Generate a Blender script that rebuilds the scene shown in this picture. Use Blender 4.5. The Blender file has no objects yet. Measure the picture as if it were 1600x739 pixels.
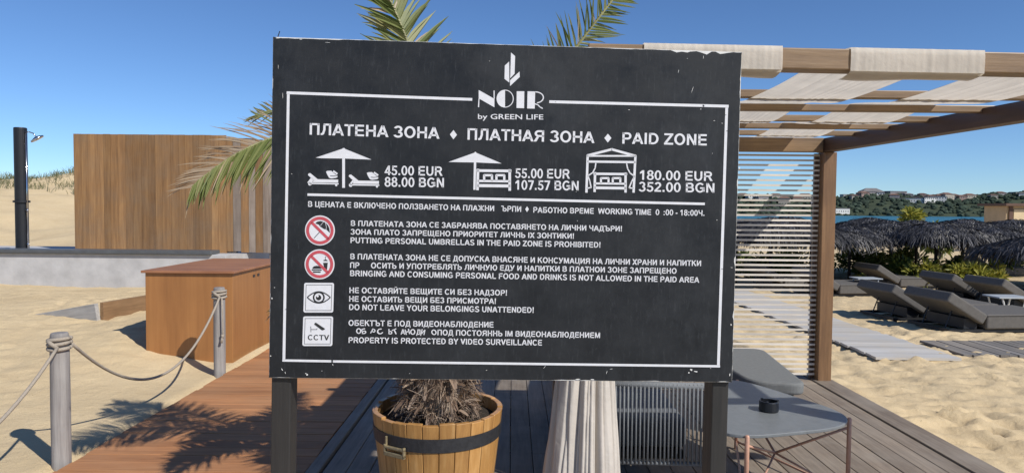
import bpy, bmesh, math, random
from mathutils import Vector, Matrix, Euler, noise
random.seed(7)
R = math.radians
sc = bpy.context.scene
COL = sc.collection

# ------------------------------------------------------------------ camera
cd = bpy.data.cameras.new('camera'); cam = bpy.data.objects.new('camera', cd); COL.objects.link(cam)
cd.sensor_width = 36; cd.lens = 24.75; cd.clip_start = .05; cd.clip_end = 20000
CAM = Vector((0, 0, 1.55))
CM = (Euler((R(90 - 2.3), 0, 0)).to_matrix() @ Euler((0, 0, R(.5))).to_matrix())
cam.matrix_world = Matrix.Translation(CAM) @ CM.to_4x4()
sc.camera = cam
F = 1100.0
# ------------------------------------------------------------------ light
SUN_AZ, SUN_EL = 132.0, 41.0
w = bpy.data.worlds.new('World'); sc.world = w; w.use_nodes = True
nt = w.node_tree; bg = nt.nodes['Background']
sky = nt.nodes.new('ShaderNodeTexSky'); sky.sky_type = 'NISHITA'; sky.sun_disc = False
sky.sun_elevation = R(SUN_EL); sky.sun_rotation = R(SUN_AZ); sky.air_density = .75; sky.dust_density = 0.0; sky.ozone_density = 2.0
tint = nt.nodes.new('ShaderNodeMix'); tint.data_type = 'RGBA'; tint.blend_type = 'MULTIPLY'; tint.inputs[0].default_value = 1
tint.inputs[7].default_value = (.62, .82, 1.06, 1)
nt.links.new(sky.outputs[0], tint.inputs[6]); nt.links.new(tint.outputs[2], bg.inputs[0]); bg.inputs[1].default_value = .1
sl = bpy.data.lights.new('sun', 'SUN'); sl.energy = 4.2; sl.angle = R(.53); sl.color = (1, .95, .87)
so = bpy.data.objects.new('sun', sl); COL.objects.link(so); so.location = (20, -20, 25)
SD = Vector((math.sin(R(SUN_AZ)) * math.cos(R(SUN_EL)), math.cos(R(SUN_AZ)) * math.cos(R(SUN_EL)), math.sin(R(SUN_EL))))
so.rotation_euler = SD.to_track_quat('Z', 'Y').to_euler()
sc.view_settings.view_transform = 'Standard'; sc.view_settings.look = 'None'
sc.view_settings.exposure = 0.2; sc.view_settings.gamma = 1.0; sc.view_settings.use_curve_mapping = False
sc.cycles.max_bounces = 6; sc.cycles.transparent_max_bounces = 8

# ------------------------------------------------------------------ helpers
def sstep(a, b, x):
    t = min(1, max(0, (x - a) / (b - a))); return t * t * (3 - 2 * t)
def ray(px, py):
    return CM @ Vector(((px - 800) / F, -(py - 369.5) / F, -1))
def PY(px, py, Y):
    d = ray(px, py); return CAM + d * (Y / d.y)
def PZ(px, py, z):
    d = ray(px, py); return CAM + d * ((z - CAM.z) / d.z)
def beach(X, Y):
    z = -.15 - .02 * (Y - 6.5)
    return max(z, -6)
def height(X, Y):
    left = sstep(-2.55, -2.75, X)
    zl = .24 * sstep(-2.8, -4.3, X) * sstep(4.6, 8.2, Y) - .01
    zl += 2.95 * sstep(16, 42, Y) * sstep(-5, -13, X) * (1 - .35 * sstep(-22, -16, X))
    right = sstep(3.0, 3.6, X)
    zb = beach(X, Y)
    zc = -.2 + (zb + .2) * sstep(6.7, 9, Y)
    zr = zc if X < 2.9 else zb + (1 - sstep(2.9, 3.5, X)) * .06
    return zl * left + zr * (1 - left)
def G(px, py):
    p = PZ(px, py, -.3)
    for _ in range(12): p = PZ(px, py, height(p.x, p.y))
    return p

class MB:
    def __init__(s): s.v = []; s.f = []; s.m = []
    def add(s, vs, fs, m=0):
        o = len(s.v); s.v += [tuple(v) for v in vs]; s.f += [tuple(i + o for i in f) for f in fs]; s.m += [m] * len(fs)
    def box(s, c, d, rot=None, m=0):
        c = Vector(c); hx, hy, hz = d[0] / 2, d[1] / 2, d[2] / 2
        vs = [Vector((x, y, z)) for x in (-hx, hx) for y in (-hy, hy) for z in (-hz, hz)]
        if rot is not None: vs = [rot @ v for v in vs]
        s.add([v + c for v in vs], [(0, 1, 3, 2), (4, 6, 7, 5), (0, 4, 5, 1), (2, 3, 7, 6), (0, 2, 6, 4), (1, 5, 7, 3)], m)
    def bb(s, x0, x1, y0, y1, z0, z1, m=0):
        s.box(((x0 + x1) / 2, (y0 + y1) / 2, (z0 + z1) / 2), (x1 - x0, y1 - y0, z1 - z0), None, m)
    def tube(s, pts, r, n=10, cap=True, m=0):
        pts = [Vector(p) for p in pts]; rs = r if isinstance(r, (list, tuple)) else [r] * len(pts)
        vs = []; up = None
        for i, p in enumerate(pts):
            t = (pts[min(i + 1, len(pts) - 1)] - pts[max(i - 1, 0)]).normalized()
            if up is None:
                up = Vector((0, 0, 1)) if abs(t.z) < .9 else Vector((1, 0, 0))
            a = t.cross(up).normalized(); b = a.cross(t).normalized(); up = b
            for k in range(n):
                th = 2 * math.pi * k / n; vs.append(p + (a * math.cos(th) + b * math.sin(th)) * rs[i])
        fs = [(i * n + k, i * n + (k + 1) % n, (i + 1) * n + (k + 1) % n, (i + 1) * n + k) for i in range(len(pts) - 1) for k in range(n)]
        if cap: fs += [tuple(range(n - 1, -1, -1)), tuple((len(pts) - 1) * n + k for k in range(n))]
        s.add(vs, fs, m)
    def lathe(s, prof, n=32, c=(0, 0, 0), m=0, closed=False):
        vs = [(c[0] + r * math.cos(2 * math.pi * k / n), c[1] + r * math.sin(2 * math.pi * k / n), c[2] + z) for r, z in prof for k in range(n)]
        q = len(prof); fs = []
        for i in range(q if closed else q - 1):
            j = (i + 1) % q
            fs += [(i * n + k, i * n + (k + 1) % n, j * n + (k + 1) % n, j * n + k) for k in range(n)]
        s.add(vs, fs, m)
    def prism(s, poly, z0, z1, m=0):
        n = len(poly)
        s.add([(x, y, z0) for x, y in poly] + [(x, y, z1) for x, y in poly],
              [tuple(range(n - 1, -1, -1)), tuple(range(n, 2 * n))] + [(i, (i + 1) % n, n + (i + 1) % n, n + i) for i in range(n)], m)
    def build(s, name, mats, parent=None, smooth=False, bevel=0, seg=2):
        me = bpy.data.meshes.new(name); me.from_pydata(s.v, [], s.f)
        if not isinstance(mats, (list, tuple)): mats = [mats]
        for m in mats: me.materials.append(m)
        if any(s.m): me.polygons.foreach_set('material_index', s.m)
        if smooth: me.polygons.foreach_set('use_smooth', [True] * len(me.polygons))
        me.update()
        o = bpy.data.objects.new(name, me); COL.objects.link(o)
        if parent: o.parent = parent
        if bevel:
            b = o.modifiers.new('bevel', 'BEVEL'); b.width = bevel; b.segments = seg; b.limit_method = 'ANGLE'; b.angle_limit = R(40)
        return o
def empty(name, loc=(0, 0, 0), rz=0):
    o = bpy.data.objects.new(name, None); COL.objects.link(o); o.location = loc; o.rotation_euler.z = rz; o.empty_display_size = .1
    return o
def tag(o, label, cat, group=None):
    o['label'] = label; o['category'] = cat
    if group: o['group'] = group
    return o
def struct(o): o['kind'] = 'structure'; return o
def copy_tree(o, parent=None):
    c = o.copy(); COL.objects.link(c); c.parent = parent
    for ch in list(o.children): copy_tree(ch, c)
    return c

# ------------------------------------------------------------------ materials
def newmat(name):
    m = bpy.data.materials.new(name); m.use_nodes = True
    return m, m.node_tree, m.node_tree.nodes['Principled BSDF']
def L(t, a, b): t.links.new(a, b)
def ramp(t, fac, stops):
    r = t.nodes.new('ShaderNodeValToRGB'); e = r.color_ramp.elements
    while len(e) < len(stops): e.new(.5)
    for i, (p, c) in enumerate(stops): e[i].position = p; e[i].color = (*c, 1)
    L(t, fac, r.inputs[0]); return r.outputs[0]
def nz(t, vec, scale, detail=5, rough=.6):
    n = t.nodes.new('ShaderNodeTexNoise'); n.inputs['Scale'].default_value = scale; n.inputs['Detail'].default_value = detail
    n.inputs['Roughness'].default_value = rough
    if vec is not None: L(t, vec, n.inputs['Vector'])
    return n.outputs['Fac']
def mixc(t, fac, a, b, mode='MIX'):
    m = t.nodes.new('ShaderNodeMix'); m.data_type = 'RGBA'; m.blend_type = mode
    for sock, val in ((m.inputs[0], fac), (m.inputs[6], a), (m.inputs[7], b)):
        if hasattr(val, 'is_output'): L(t, val, sock)
        elif isinstance(val, (int, float)): sock.default_value = val
        else: sock.default_value = (*val, 1)
    return m.outputs[2]
def maths(t, op, a, b):
    m = t.nodes.new('ShaderNodeMath'); m.operation = op
    for i, v in enumerate((a, b)):
        if hasattr(v, 'is_output'): L(t, v, m.inputs[i])
        else: m.inputs[i].default_value = v
    return m.outputs[0]
def coord(t, scale=(1, 1, 1), island=0, world=False):
    if world: c = t.nodes.new('ShaderNodeNewGeometry').outputs['Position']
    else: c = t.nodes.new('ShaderNodeTexCoord').outputs['Object']
    if island:
        g = t.nodes.new('ShaderNodeNewGeometry'); v = t.nodes.new('ShaderNodeVectorMath'); v.operation = 'ADD'
        k = maths(t, 'MULTIPLY', g.outputs['Random Per Island'], island)
        L(t, c, v.inputs[0]); L(t, k, v.inputs[1]); c = v.outputs[0]
    mp = t.nodes.new('ShaderNodeMapping'); mp.inputs['Scale'].default_value = scale; L(t, c, mp.inputs['Vector'])
    return mp.outputs[0]
def bump(t, p, h, strength, dist):
    b = t.nodes.new('ShaderNodeBump'); b.inputs['Strength'].default_value = strength; b.inputs['Distance'].default_value = dist
    L(t, h, b.inputs['Height']); L(t, b.outputs[0], p.inputs['Normal'])
def wood(name, dark, mid, light, axis='x', grain=60, rough=.65, var=.5, coat=0, knots=.3, dust=None):
    m, t, p = newmat(name)
    sc_ = {'x': (.06, 1, 1), 'y': (1, .06, 1), 'z': (1, 1, .06)}[axis]
    c = coord(t, sc_, island=13.7)
    n1 = nz(t, c, grain, 6, .65); n2 = nz(t, c, grain * .16, 3, .5)
    a = maths(t, 'ADD', maths(t, 'MULTIPLY', n1, .6), maths(t, 'MULTIPLY', n2, .4))
    col = ramp(t, a, [(.32, dark), (.5, mid), (.68, light)])
    g = t.nodes.new('ShaderNodeNewGeometry')
    r = maths(t, 'ADD', maths(t, 'MULTIPLY', g.outputs['Random Per Island'], var), 1 - var / 2)
    cc = t.nodes.new('ShaderNodeCombineColor'); [L(t, r, cc.inputs[i]) for i in range(3)]
    col = mixc(t, 1.0, col, cc.outputs[0], 'MULTIPLY')
    c2 = coord(t, (1, 1, 1)); n3 = nz(t, c2, 2.2, 5, .6)
    col = mixc(t, maths(t, 'MULTIPLY', ramp(t, n3, [(.42, (0, 0, 0)), (.7, (1, 1, 1))]), knots), col, dust or tuple(x * .5 for x in dark))
    L(t, col, p.inputs['Base Color']); p.inputs['Roughness'].default_value = rough
    p.inputs['Coat Weight'].default_value = coat; p.inputs['Coat Roughness'].default_value = .25
    bump(t, p, n1, .35, .004)
    return m
def plain(name, c, rough=.6, var=.25, scale=20, metal=0, bumpd=0, spec=.5, island=0, bscale=None):
    m, t, p = newmat(name)
    n = nz(t, coord(t), scale, 5)
    col = ramp(t, n, [(.25, tuple(x * (1 - var) for x in c)), (.75, tuple(min(1, x * (1 + var)) for x in c))])
    if island:
        g = t.nodes.new('ShaderNodeNewGeometry')
        r = maths(t, 'ADD', maths(t, 'MULTIPLY', g.outputs['Random Per Island'], island), 1 - island / 2)
        cc = t.nodes.new('ShaderNodeCombineColor'); [L(t, r, cc.inputs[i]) for i in range(3)]
        col = mixc(t, 1.0, col, cc.outputs[0], 'MULTIPLY')
    L(t, col, p.inputs['Base Color']); p.inputs['Roughness'].default_value = rough; p.inputs['Metallic'].default_value = metal
    p.inputs['Specular IOR Level'].default_value = spec
    if bumpd: bump(t, p, nz(t, coord(t), bscale or scale * 4, 4), .6, bumpd)
    return m
def leafm(name, stops, trans=.35):
    m, t, p = newmat(name)
    g = t.nodes.new('ShaderNodeNewGeometry')
    f = maths(t, 'ADD', maths(t, 'MULTIPLY', g.outputs['Random Per Island'], .75), maths(t, 'MULTIPLY', nz(t, coord(t), 9, 3), .25))
    col = ramp(t, f, stops); L(t, col, p.inputs['Base Color']); p.inputs['Roughness'].default_value = .5
    tr = t.nodes.new('ShaderNodeBsdfTranslucent'); L(t, col, tr.inputs[0])
    mx = t.nodes.new('ShaderNodeMixShader'); mx.inputs[0].default_value = trans
    L(t, p.outputs[0], mx.inputs[1]); L(t, tr.outputs[0], mx.inputs[2]); L(t, mx.outputs[0], t.nodes['Material Output'].inputs[0])
    return m
def fabric(name, c, trans=.3, wscale=900):
    m, t, p = newmat(name)
    n = nz(t, coord(t), 6, 4); col = ramp(t, n, [(.3, tuple(x * .9 for x in c)), (.7, tuple(min(1, x * 1.06) for x in c))])
    L(t, col, p.inputs['Base Color']); p.inputs['Roughness'].default_value = .9; p.inputs['Specular IOR Level'].default_value = .15
    bump(t, p, nz(t, coord(t, (1, .15, 1)), 30, 4), .5, .006)
    tr = t.nodes.new('ShaderNodeBsdfTranslucent'); L(t, col, tr.inputs[0])
    mx = t.nodes.new('ShaderNodeMixShader'); mx.inputs[0].default_value = trans
    L(t, p.outputs[0], mx.inputs[1]); L(t, tr.outputs[0], mx.inputs[2]); L(t, mx.outputs[0], t.nodes['Material Output'].inputs[0])
    return m

def sandmat():
    m, t, p = newmat('sand')
    c = coord(t, world=True)
    n1 = nz(t, c, 1.3, 5); n2 = nz(t, c, 160, 3, .7); n3 = nz(t, c, 9, 6, .65)
    col = ramp(t, n1, [(.3, (.53, .40, .23)), (.7, (.63, .495, .30))])
    col = mixc(t, .35, col, ramp(t, n2, [(.3, (.36, .27, .155)), (.7, (.82, .69, .47))]))
    sp = nz(t, c, 55, 2, .5)
    col = mixc(t, ramp(t, sp, [(.70, (0, 0, 0)), (.76, (.6, .6, .6))]), col, (.20, .15, .10))
    L(t, col, p.inputs['Base Color']); p.inputs['Roughness'].default_value = .95; p.inputs['Specular IOR Level'].default_value = .1
    h = maths(t, 'ADD', maths(t, 'MULTIPLY', n3, .8), maths(t, 'MULTIPLY', n2, .12)); bump(t, p, h, .7, .035)
    return m
M = {}
M['sand'] = sandmat()
M['path'] = wood('path_wood', (.25, .108, .042), (.38, .172, .070), (.48, .235, .105), 'x', 55, .75, .4, 0, .3, (.36, .22, .12))
M['deck'] = wood('deck_wood', (.115, .09, .068), (.195, .155, .118), (.285, .235, .18), 'y', 50, .75, .45, 0, .55, (.30, .265, .22))
M['post'] = wood('pergola_wood', (.13, .065, .028), (.22, .118, .052), (.30, .17, .08), 'z', 45, .55, .2, .1)
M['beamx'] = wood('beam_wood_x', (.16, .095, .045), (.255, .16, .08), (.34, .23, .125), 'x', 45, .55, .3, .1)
M['beamy'] = wood('beam_wood_y', (.055, .028, .018), (.085, .042, .025), (.12, .06, .036), 'y', 45, .5, .2, .1)  # darker than the front beam: shade of the inner faces is put into the colour
M['slat'] = wood('slat_wood', (.54, .49, .43), (.65, .60, .53), (.74, .69, .62), 'x', 60, .7, .25)
M['wall'] = wood('wall_planks', (.155, .078, .030), (.255, .135, .053), (.37, .21, .085), 'z', 26, .75, .5, 0, .4, (.19, .145, .10))
M['wallgrey'] = wood('grey_planks', (.14, .105, .08), (.22, .175, .14), (.3, .25, .21), 'z', 30, .8, .6)
M['box'] = wood('box_panel', (.27, .115, .035), (.345, .152, .047), (.40, .185, .06), 'z', 18, .5, .1, .15, .15)
M['lid'] = wood('lid_wood', (.25, .105, .05), (.36, .16, .08), (.43, .21, .11), 'x', 40, .5, .2, .1)
M['barrel'] = wood('barrel_wood', (.27, .13, .04), (.43, .225, .07), (.56, .33, .13), 'z', 40, .45, .4, .3, .25)
M['bollard'] = wood('grey_wood', (.14, .13, .125), (.27, .25, .24), (.4, .38, .36), 'z', 40, .85, .3, 0, .3)
M['edgeg'] = wood('edge_grey', (.25, .24, .23), (.38, .37, .36), (.5, .49, .47), 'x', 40, .85, .2)
M['edgeb'] = wood('edge_brown', (.16, .09, .04), (.25, .145, .07), (.33, .2, .1), 'x', 40, .8, .2)
M['rope'] = plain('rope', (.36, .31, .25), .9, .3, 160, 0, .004)
M['concrete'] = plain('concrete', (.46, .455, .455), .85, .18, 3.5, 0, .004, .3)
M['coping'] = plain('coping', (.085, .092, .10), .45, .2, 6)
M['black_metal'] = plain('black_metal', (.009, .010, .013), .5, .2, 12)
M['chrome'] = plain('chrome', (.6, .6, .62), .18, .1, 20, 1)
M['copper'] = plain('copper_tube', (.52, .29, .20), .4, .12, 30, .15)
M['brass'] = plain('old_brass', (.33, .27, .16), .5, .3, 60, .5)
M['iron'] = plain('iron_band', (.035, .036, .04), .5, .35, 40, .2, .002)
M['soil'] = plain('soil', (.03, .023, .017), 1, .5, 60, 0, .02)
M['table'] = plain('table_top', (.165, .178, .185), .42, .12, 30, 0, .001)
M['cushion'] = plain('grey_cushion', (.125, .135, .15), .92, .12, 40, 0, .002, .2, 0, 400)
M['bench'] = plain('grey_bench_pad', (.165, .172, .172), .85, .12, 40, 0, .002, .2, 0, 300)
M['cord'] = plain('grey_cord', (.17, .18, .19), .85, .2, 120, 0, .003, .2, .3)
M['tabgrey'] = plain('pale_grey_top', (.36, .39, .41), .5, .1, 20)
M['pole'] = plain('dark_pole', (.03, .024, .02), .8, .3, 20)
M['ash'] = plain('ashtray_black', (.010, .011, .014), .35, .2, 30)
M['mattress'] = plain('taupe_mattress', (.125, .117, .108), .9, .14, 25, 0, .003, .2, 0, 200)
M['whitem'] = plain('white_plastic', (.7, .7, .68), .5, .08, 20)
M['curtain'] = fabric('curtain_cloth', (.60, .55, .49), .12)
M['strip'] = fabric('canopy_cloth', (.86, .80, .70), .48)
M['leaf'] = leafm('palm_leaf', [(.0, (.11, .145, .035)), (.45, (.18, .21, .06)), (.75, (.27, .28, .11)), (1, (.40, .35, .19))], .35)
M['dry'] = leafm('dry_leaf', [(.0, (.28, .19, .115)), (.5, (.42, .31, .20)), (1, (.56, .46, .33))], .3)
M['rachis'] = plain('palm_rachis', (.26, .25, .11), .5, .25, 12)
M['fibre'] = leafm('palm_fibre', [(.0, (.07, .043, .03)), (.4, (.20, .135, .095)), (.75, (.36, .27, .20)), (1, (.52, .43, .34))], .08)
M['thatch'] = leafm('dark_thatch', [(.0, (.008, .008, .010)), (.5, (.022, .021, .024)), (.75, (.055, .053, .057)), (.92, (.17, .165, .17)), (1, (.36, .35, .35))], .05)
M['shrub'] = leafm('shrub_leaf', [(.0, (.04, .065, .015)), (.5, (.10, .14, .025)), (1, (.27, .28, .05))], .3)
M['yshrub'] = leafm('yellow_leaf', [(.0, (.12, .14, .02)), (.5, (.28, .29, .045)), (1, (.50, .42, .08))], .3)
M['grass'] = leafm('dune_grass', [(.0, (.06, .075, .03)), (.5, (.13, .14, .06)), (1, (.28, .25, .13))], .25)
M['farwood'] = plain('far_trees', (.045, .062, .045), 1, .3, .15, 0, 0, .1, .5)
M['hill'] = plain('hill_ground', (.055, .07, .045), 1, .4, .05, 0, 0, .1)
M['paver'] = wood('pale_boards', (.36, .345, .32), (.46, .445, .42), (.55, .53, .50), 'x', 25, .85, .2, 0, .5, (.5, .42, .3))
M['slatdeck'] = wood('dark_boards', (.10, .092, .085), (.16, .15, .14), (.23, .21, .19), 'y', 25, .85, .5, 0, .4, (.35, .28, .2))

# ------------------------------------------------------------------ ground and sea
def axis(segs):
    out = []
    for a, b, st in segs:
        n = max(1, round((b - a) / st)); out += [a + (b - a) * i / n for i in range(n)]
    out.append(segs[-1][1]); return out
xs = axis([(-900, -100, 100), (-100, -30, 5), (-30, -9, .5), (-9, -6, .12), (-6, -2.5, .05), (-2.5, 2.85, .3), (2.85, 8.5, .05), (8.5, 14, .14), (14, 40, 1), (40, 160, 10), (160, 1200, 130)])
ys = axis([(-40, -4, 4), (-4, 3.2, .6), (3.2, 11, .05), (11, 16, .12), (16, 46, .4), (46, 60, 2), (60, 200, 10)])
rf = random.Random(17); FP = {}
def step_(x, y, a, dp):
    for gx in range(int((x - .3) // .5), int((x + .3) // .5) + 1):
        for gy in range(int((y - .3) // .5), int((y + .3) // .5) + 1): FP.setdefault((gx, gy), []).append((x, y, math.cos(a), math.sin(a), dp))
for k in range(26):                                    # walked tracks on the right, a few on the left
    x, y, a = (rf.uniform(3.2, 8.5), rf.uniform(4, 10), rf.uniform(0, 6.28)) if k < 20 else (rf.uniform(-6.5, -3.4), rf.uniform(5.0, 9.5), rf.uniform(0, 6.28))
    for j in range(9):
        x += .34 * math.cos(a); y += .34 * math.sin(a); a += rf.gauss(0, .12)
        if x > 3.15 or x < -3.1: sd_ = .09 if j % 2 else -.09; step_(x - sd_ * math.sin(a), y + sd_ * math.cos(a), a + rf.gauss(0, .15), rf.uniform(.022, .042))
def sandz(X, Y):
    z = height(X, Y)
    for fx, fy, ca, sa, dp in FP.get((int(X // .5), int(Y // .5)), ()):
        u = ((X - fx) * ca + (Y - fy) * sa) / .135; v_ = (-(X - fx) * sa + (Y - fy) * ca) / .065; q_ = u * u + v_ * v_
        if q_ < 6: z += dp * (-math.exp(-q_ * 1.3) + .45 * math.exp(-(math.sqrt(q_) - 1.55) ** 2 * 5))
    if Y < 60 and (X < -2.4 or X > 2.8 or Y > 6.6):
        v = Vector((X, Y, 0))
        z += .028 * noise.noise(v * .9) * (1 if X > 0 else .9)
        if X < -2.9: z += .06 * noise.noise(v * .55 + Vector((4, 0, 0))) * sstep(-2.9, -4, X) * sstep(5, 7, Y)
        amp = (.046 if X > 2.8 else .007 + .02 * sstep(-3, -5, X)) * sstep(2.9, 3.3, abs(X) + .15)
        z += amp * (noise.noise(Vector((X * 4.2 + Y * 1.2, Y * 6.5, 3)))) + amp * .55 * noise.noise(Vector((X * 9 - Y * 3, Y * 11, 9)))
        if Y > 16 and X < -5: z += .55 * noise.noise(v * .16) + .22 * noise.noise(v * .5) + .10 * noise.noise(v * 1.3)
    return z
vs = [(x, y, sandz(x, y)) for y in ys for x in xs]; nx = len(xs)
b = MB(); b.add(vs, [(j * nx + i, j * nx + i + 1, (j + 1) * nx + i + 1, (j + 1) * nx + i) for j in range(len(ys) - 1) for i in range(nx - 1)])
struct(b.build('sand', M['sand'], smooth=True))
m, t, p = newmat('sea'); c = coord(t, world=True)
n = nz(t, coord(t, (.04, .12, 1), world=True), 1, 5)
L(t, ramp(t, n, [(.35, (.012, .10, .15)), (.65, (.03, .17, .21))]), p.inputs['Base Color']); p.inputs['Roughness'].default_value = .35
bump(t, p, nz(t, coord(t, (.5, 1.2, 1), world=True), 1.5, 5), .8, .3); M['sea'] = m
b = MB(); b.add([(-9000, 30, -2.6), (9000, 30, -2.6), (9000, 15000, -2.6), (-9000, 15000, -2.6)], [(0, 1, 2, 3)])
struct(b.build('sea', M['sea']))

# boardwalk and pergola deck
b = MB(); y = -1.0; 
while y < 13.2:
    dx = random.uniform(-.008, .008); b.box((-1.92 + dx, y + .068, -.012 + random.uniform(-.002, .002)), (1.44, .134, .028)); y += .140
o = struct(b.build('boardwalk', M['path'], bevel=.003, seg=1))
b = MB()
for x in (-2.5, -1.92, -1.35): b.bb(x - .03, x + .03, -1, 13.1, -.12, -.028)
b.build('joist', M['pole'], o)
b = MB(); x = -1.10
while x < 2.64:
    y = 1.0 + random.uniform(-1, 0)
    while y < 6.62:
        ln = random.choice((2.4, 3.0, 3.6)); y1 = min(y + ln, 6.62)
        if y1 - max(y, 1) > .3: b.bb(x, x + .134, max(y, 1.0), y1 - .003, -.032, -.004 + random.uniform(-.0015, .0015))
        y += ln
    x += .138
o = struct(b.build('deck', M['deck'], bevel=.003, seg=1))
b = MB(); b.bb(2.768, 2.95, 1.0, 6.62, -.032, .006); b.bb(2.915, 2.945, 1.0, 6.6, -.2, -.034); b.bb(-1.19, -1.115, 1.0, 6.62, -.06, .012)
b.bb(-1.1, 2.82, 6.625, 6.66, -.2, -.01)
b.build('edge_board', M['deck'], o, bevel=.004)
b = MB()
for yy in (1.5, 2.5, 3.5, 4.5, 5.5, 6.4): b.bb(-1.1, 2.8, yy - .03, yy + .03, -.16, -.033)
b.build('joist', M['pole'], o)

# ------------------------------------------------------------------ notice sign
W, H = 1.2, .8612
ax = CM @ Vector((.99864, -.01952, -.04842)); ax.normalize()
up = CM @ Vector((.02242, .99938, .02704)); up = (up - ax * up.dot(ax)).normalized()
nn = ax.cross(up).normalized()                      # faces the viewer's side
org = CAM + CM @ (Vector((-.51620, -.29953, -1.49426)) * W)
SM = Matrix(((ax.x, up.x, nn.x, org.x), (ax.y, up.y, nn.y, org.y), (ax.z, up.z, nn.z, org.z), (0, 0, 0, 1)))
SMi = SM.inverted()
def S(px, py):                                       # layout of the print: photo point -> metres on the board
    d = ray(px, py); k = (org - CAM).dot(nn) / d.dot(nn); q = SMi @ (CAM + d * k); return (q.x, q.y)
sign = empty('notice_sign'); sign.matrix_world = SM
tag(sign, 'large black notice board with white trilingual paid zone prices and rules, on two black posts', 'sign')

m, t, p = newmat('black_print'); M['print'] = m
n1 = nz(t, coord(t), 7, 6, .7); n2 = nz(t, coord(t, (6, 1, 1)), 22, 5, .7); n3 = nz(t, coord(t), 90, 4, .7)
col = ramp(t, n1, [(.28, (.008, .0095, .0118)), (.72, (.022, .0245, .028))])
col = mixc(t, ramp(t, nz(t, coord(t, (1, .6, 1)), 3.2, 7, .75), [(.5, (0, 0, 0)), (.68, (.55, .55, .55))]), col, (.040, .044, .049))
col = mixc(t, ramp(t, n2, [(.55, (0, 0, 0)), (.75, (.5, .5, .5))]), col, (.055, .06, .066))
col = mixc(t, ramp(t, n3, [(.66, (0, 0, 0)), (.76, (.3, .3, .3))]), col, (.11, .11, .12))
L(t, col, p.inputs['Base Color'])
L(t, ramp(t, n1, [(.3, (.42,) * 3), (.7, (.62,) * 3)]), p.inputs['Roughness']); p.inputs['Specular IOR Level'].default_value = .3
bump(t, p, n1, .12, .004)
M['white_print'] = plain('white_print', (.68, .69, .72), .5, .07, 60)
M['pvc'] = plain('white_board_core', (.66, .66, .64), .6, .15, 30)
M['red_print'] = plain('red_print', (.50, .075, .095), .5, .12, 40)
M['ink'] = plain('black_ink', (.02, .021, .023), .5, .2, 40)
M['black_post'] = wood('black_painted_post', (.012, .012, .012), (.02, .02, .019), (.032, .03, .028), 'y', 60, .55, .1, 0, .25, (.06, .05, .045))
def edge_poly(ins):
    pts = []
    def side(a, b_, nrm, chips):
        n_ = 90
        for i in range(n_):
            f = i / n_ + random.uniform(-.3, .3) / n_ if i else 0
            q = Vector(a).lerp(Vector(b_), f); d = ins + abs(random.gauss(0, .0004))
            for c0, c1, dep in chips:
                if c0 < f < c1: d += dep * random.uniform(.5, 1.1)
            pts.append((q.x + nrm[0] * d, q.y + nrm[1] * d))
    side((0, 0), (W, 0), (0, 1), [(.0, .05, .0015), (.61, .69, .0022), (.8, .84, .0015), (.25, .27, .001), (.97, 1, .002)])
    side((W, 0), (W, H), (-1, 0), [(.2, .22, .003), (.36, .38, .0045), (.60, .62, .002), (.86, .93, .0015)])
    side((W, H), (0, H), (0, -1), [(.0, .018, .001), (.03, .055, .006), (.075, .09, .008), (.11, .155, .0045), (.24, .3, .001), (.86, .99, .0018)])
    side((0, H), (0, 0), (1, 0), [(.12, .15, .0015), (.57, .60, .0012), (.72, .9, .0008)])
    return pts
b = MB(); b.bb(0, W, 0, H, -.012, -.0008)
board = b.build('board', M['pvc'], sign, bevel=.0008, seg=1)
b = MB(); b.prism(edge_poly(.0007), -.0007, .0); b.build('print_film', M['print'], board)
def tform(o): return o
def polys(name, plist, mat, z=.0006, parent=None):
    b_ = MB()
    for pl in plist: b_.add([(x, y, z) for x, y in pl], [tuple(range(len(pl)))])
    o = b_.build(name, mat, parent or board)
    bm = bmesh.new(); bm.from_mesh(o.data); bmesh.ops.recalc_face_normals(bm, faces=bm.faces)
    for f in bm.faces:
        if f.normal.z < 0: f.normal_flip()
    bmesh.ops.triangulate(bm, faces=bm.faces); bm.to_mesh(o.data); bm.free()
    return o
def zp(ox, oy, s): return lambda x, y: S(ox + x / s, oy + y / s)
def zpoly(f, pts): return [f(x, y) for x, y in pts]
def stroke(f, pts, wd):
    out = []
    for (x0, y0), (x1, y1) in zip(pts[:-1], pts[1:]):
        dx, dy = x1 - x0, y1 - y0; l = math.hypot(dx, dy) or 1; nx_, ny_ = -dy / l * wd / 2, dx / l * wd / 2
        ex, ey = dx / l * wd * .2, dy / l * wd * .2
        out.append(zpoly(f, [(x0 - ex + nx_, y0 - ey + ny_), (x1 + ex + nx_, y1 + ey + ny_), (x1 + ex - nx_, y1 + ey - ny_), (x0 - ex - nx_, y0 - ey - ny_)]))
    return out
def disc(f, cx, cy, r, n=48, a0=0, a1=360, ry=None):
    ry = ry or r
    return zpoly(f, [(cx + r * math.cos(R(a0 + (a1 - a0) * i / n)), cy + ry * math.sin(R(a0 + (a1 - a0) * i / n))) for i in range(n + (a1 - a0 != 360))])
def ring(f, cx, cy, r0, r1, n=48, a0=0, a1=360, ry0=None, ry1=None):
    out = []; ry0 = ry0 or r0; ry1 = ry1 or r1
    for i in range(n):
        a, c_ = R(a0 + (a1 - a0) * i / n), R(a0 + (a1 - a0) * (i + 1) / n)
        out.append(zpoly(f, [(cx + r0 * math.cos(a), cy + ry0 * math.sin(a)), (cx + r1 * math.cos(a), cy + ry1 * math.sin(a)), (cx + r1 * math.cos(c_), cy + ry1 * math.sin(c_)), (cx + r0 * math.cos(c_), cy + ry0 * math.sin(c_))]))
    return out
I = zp(0, 0, 1)
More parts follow.
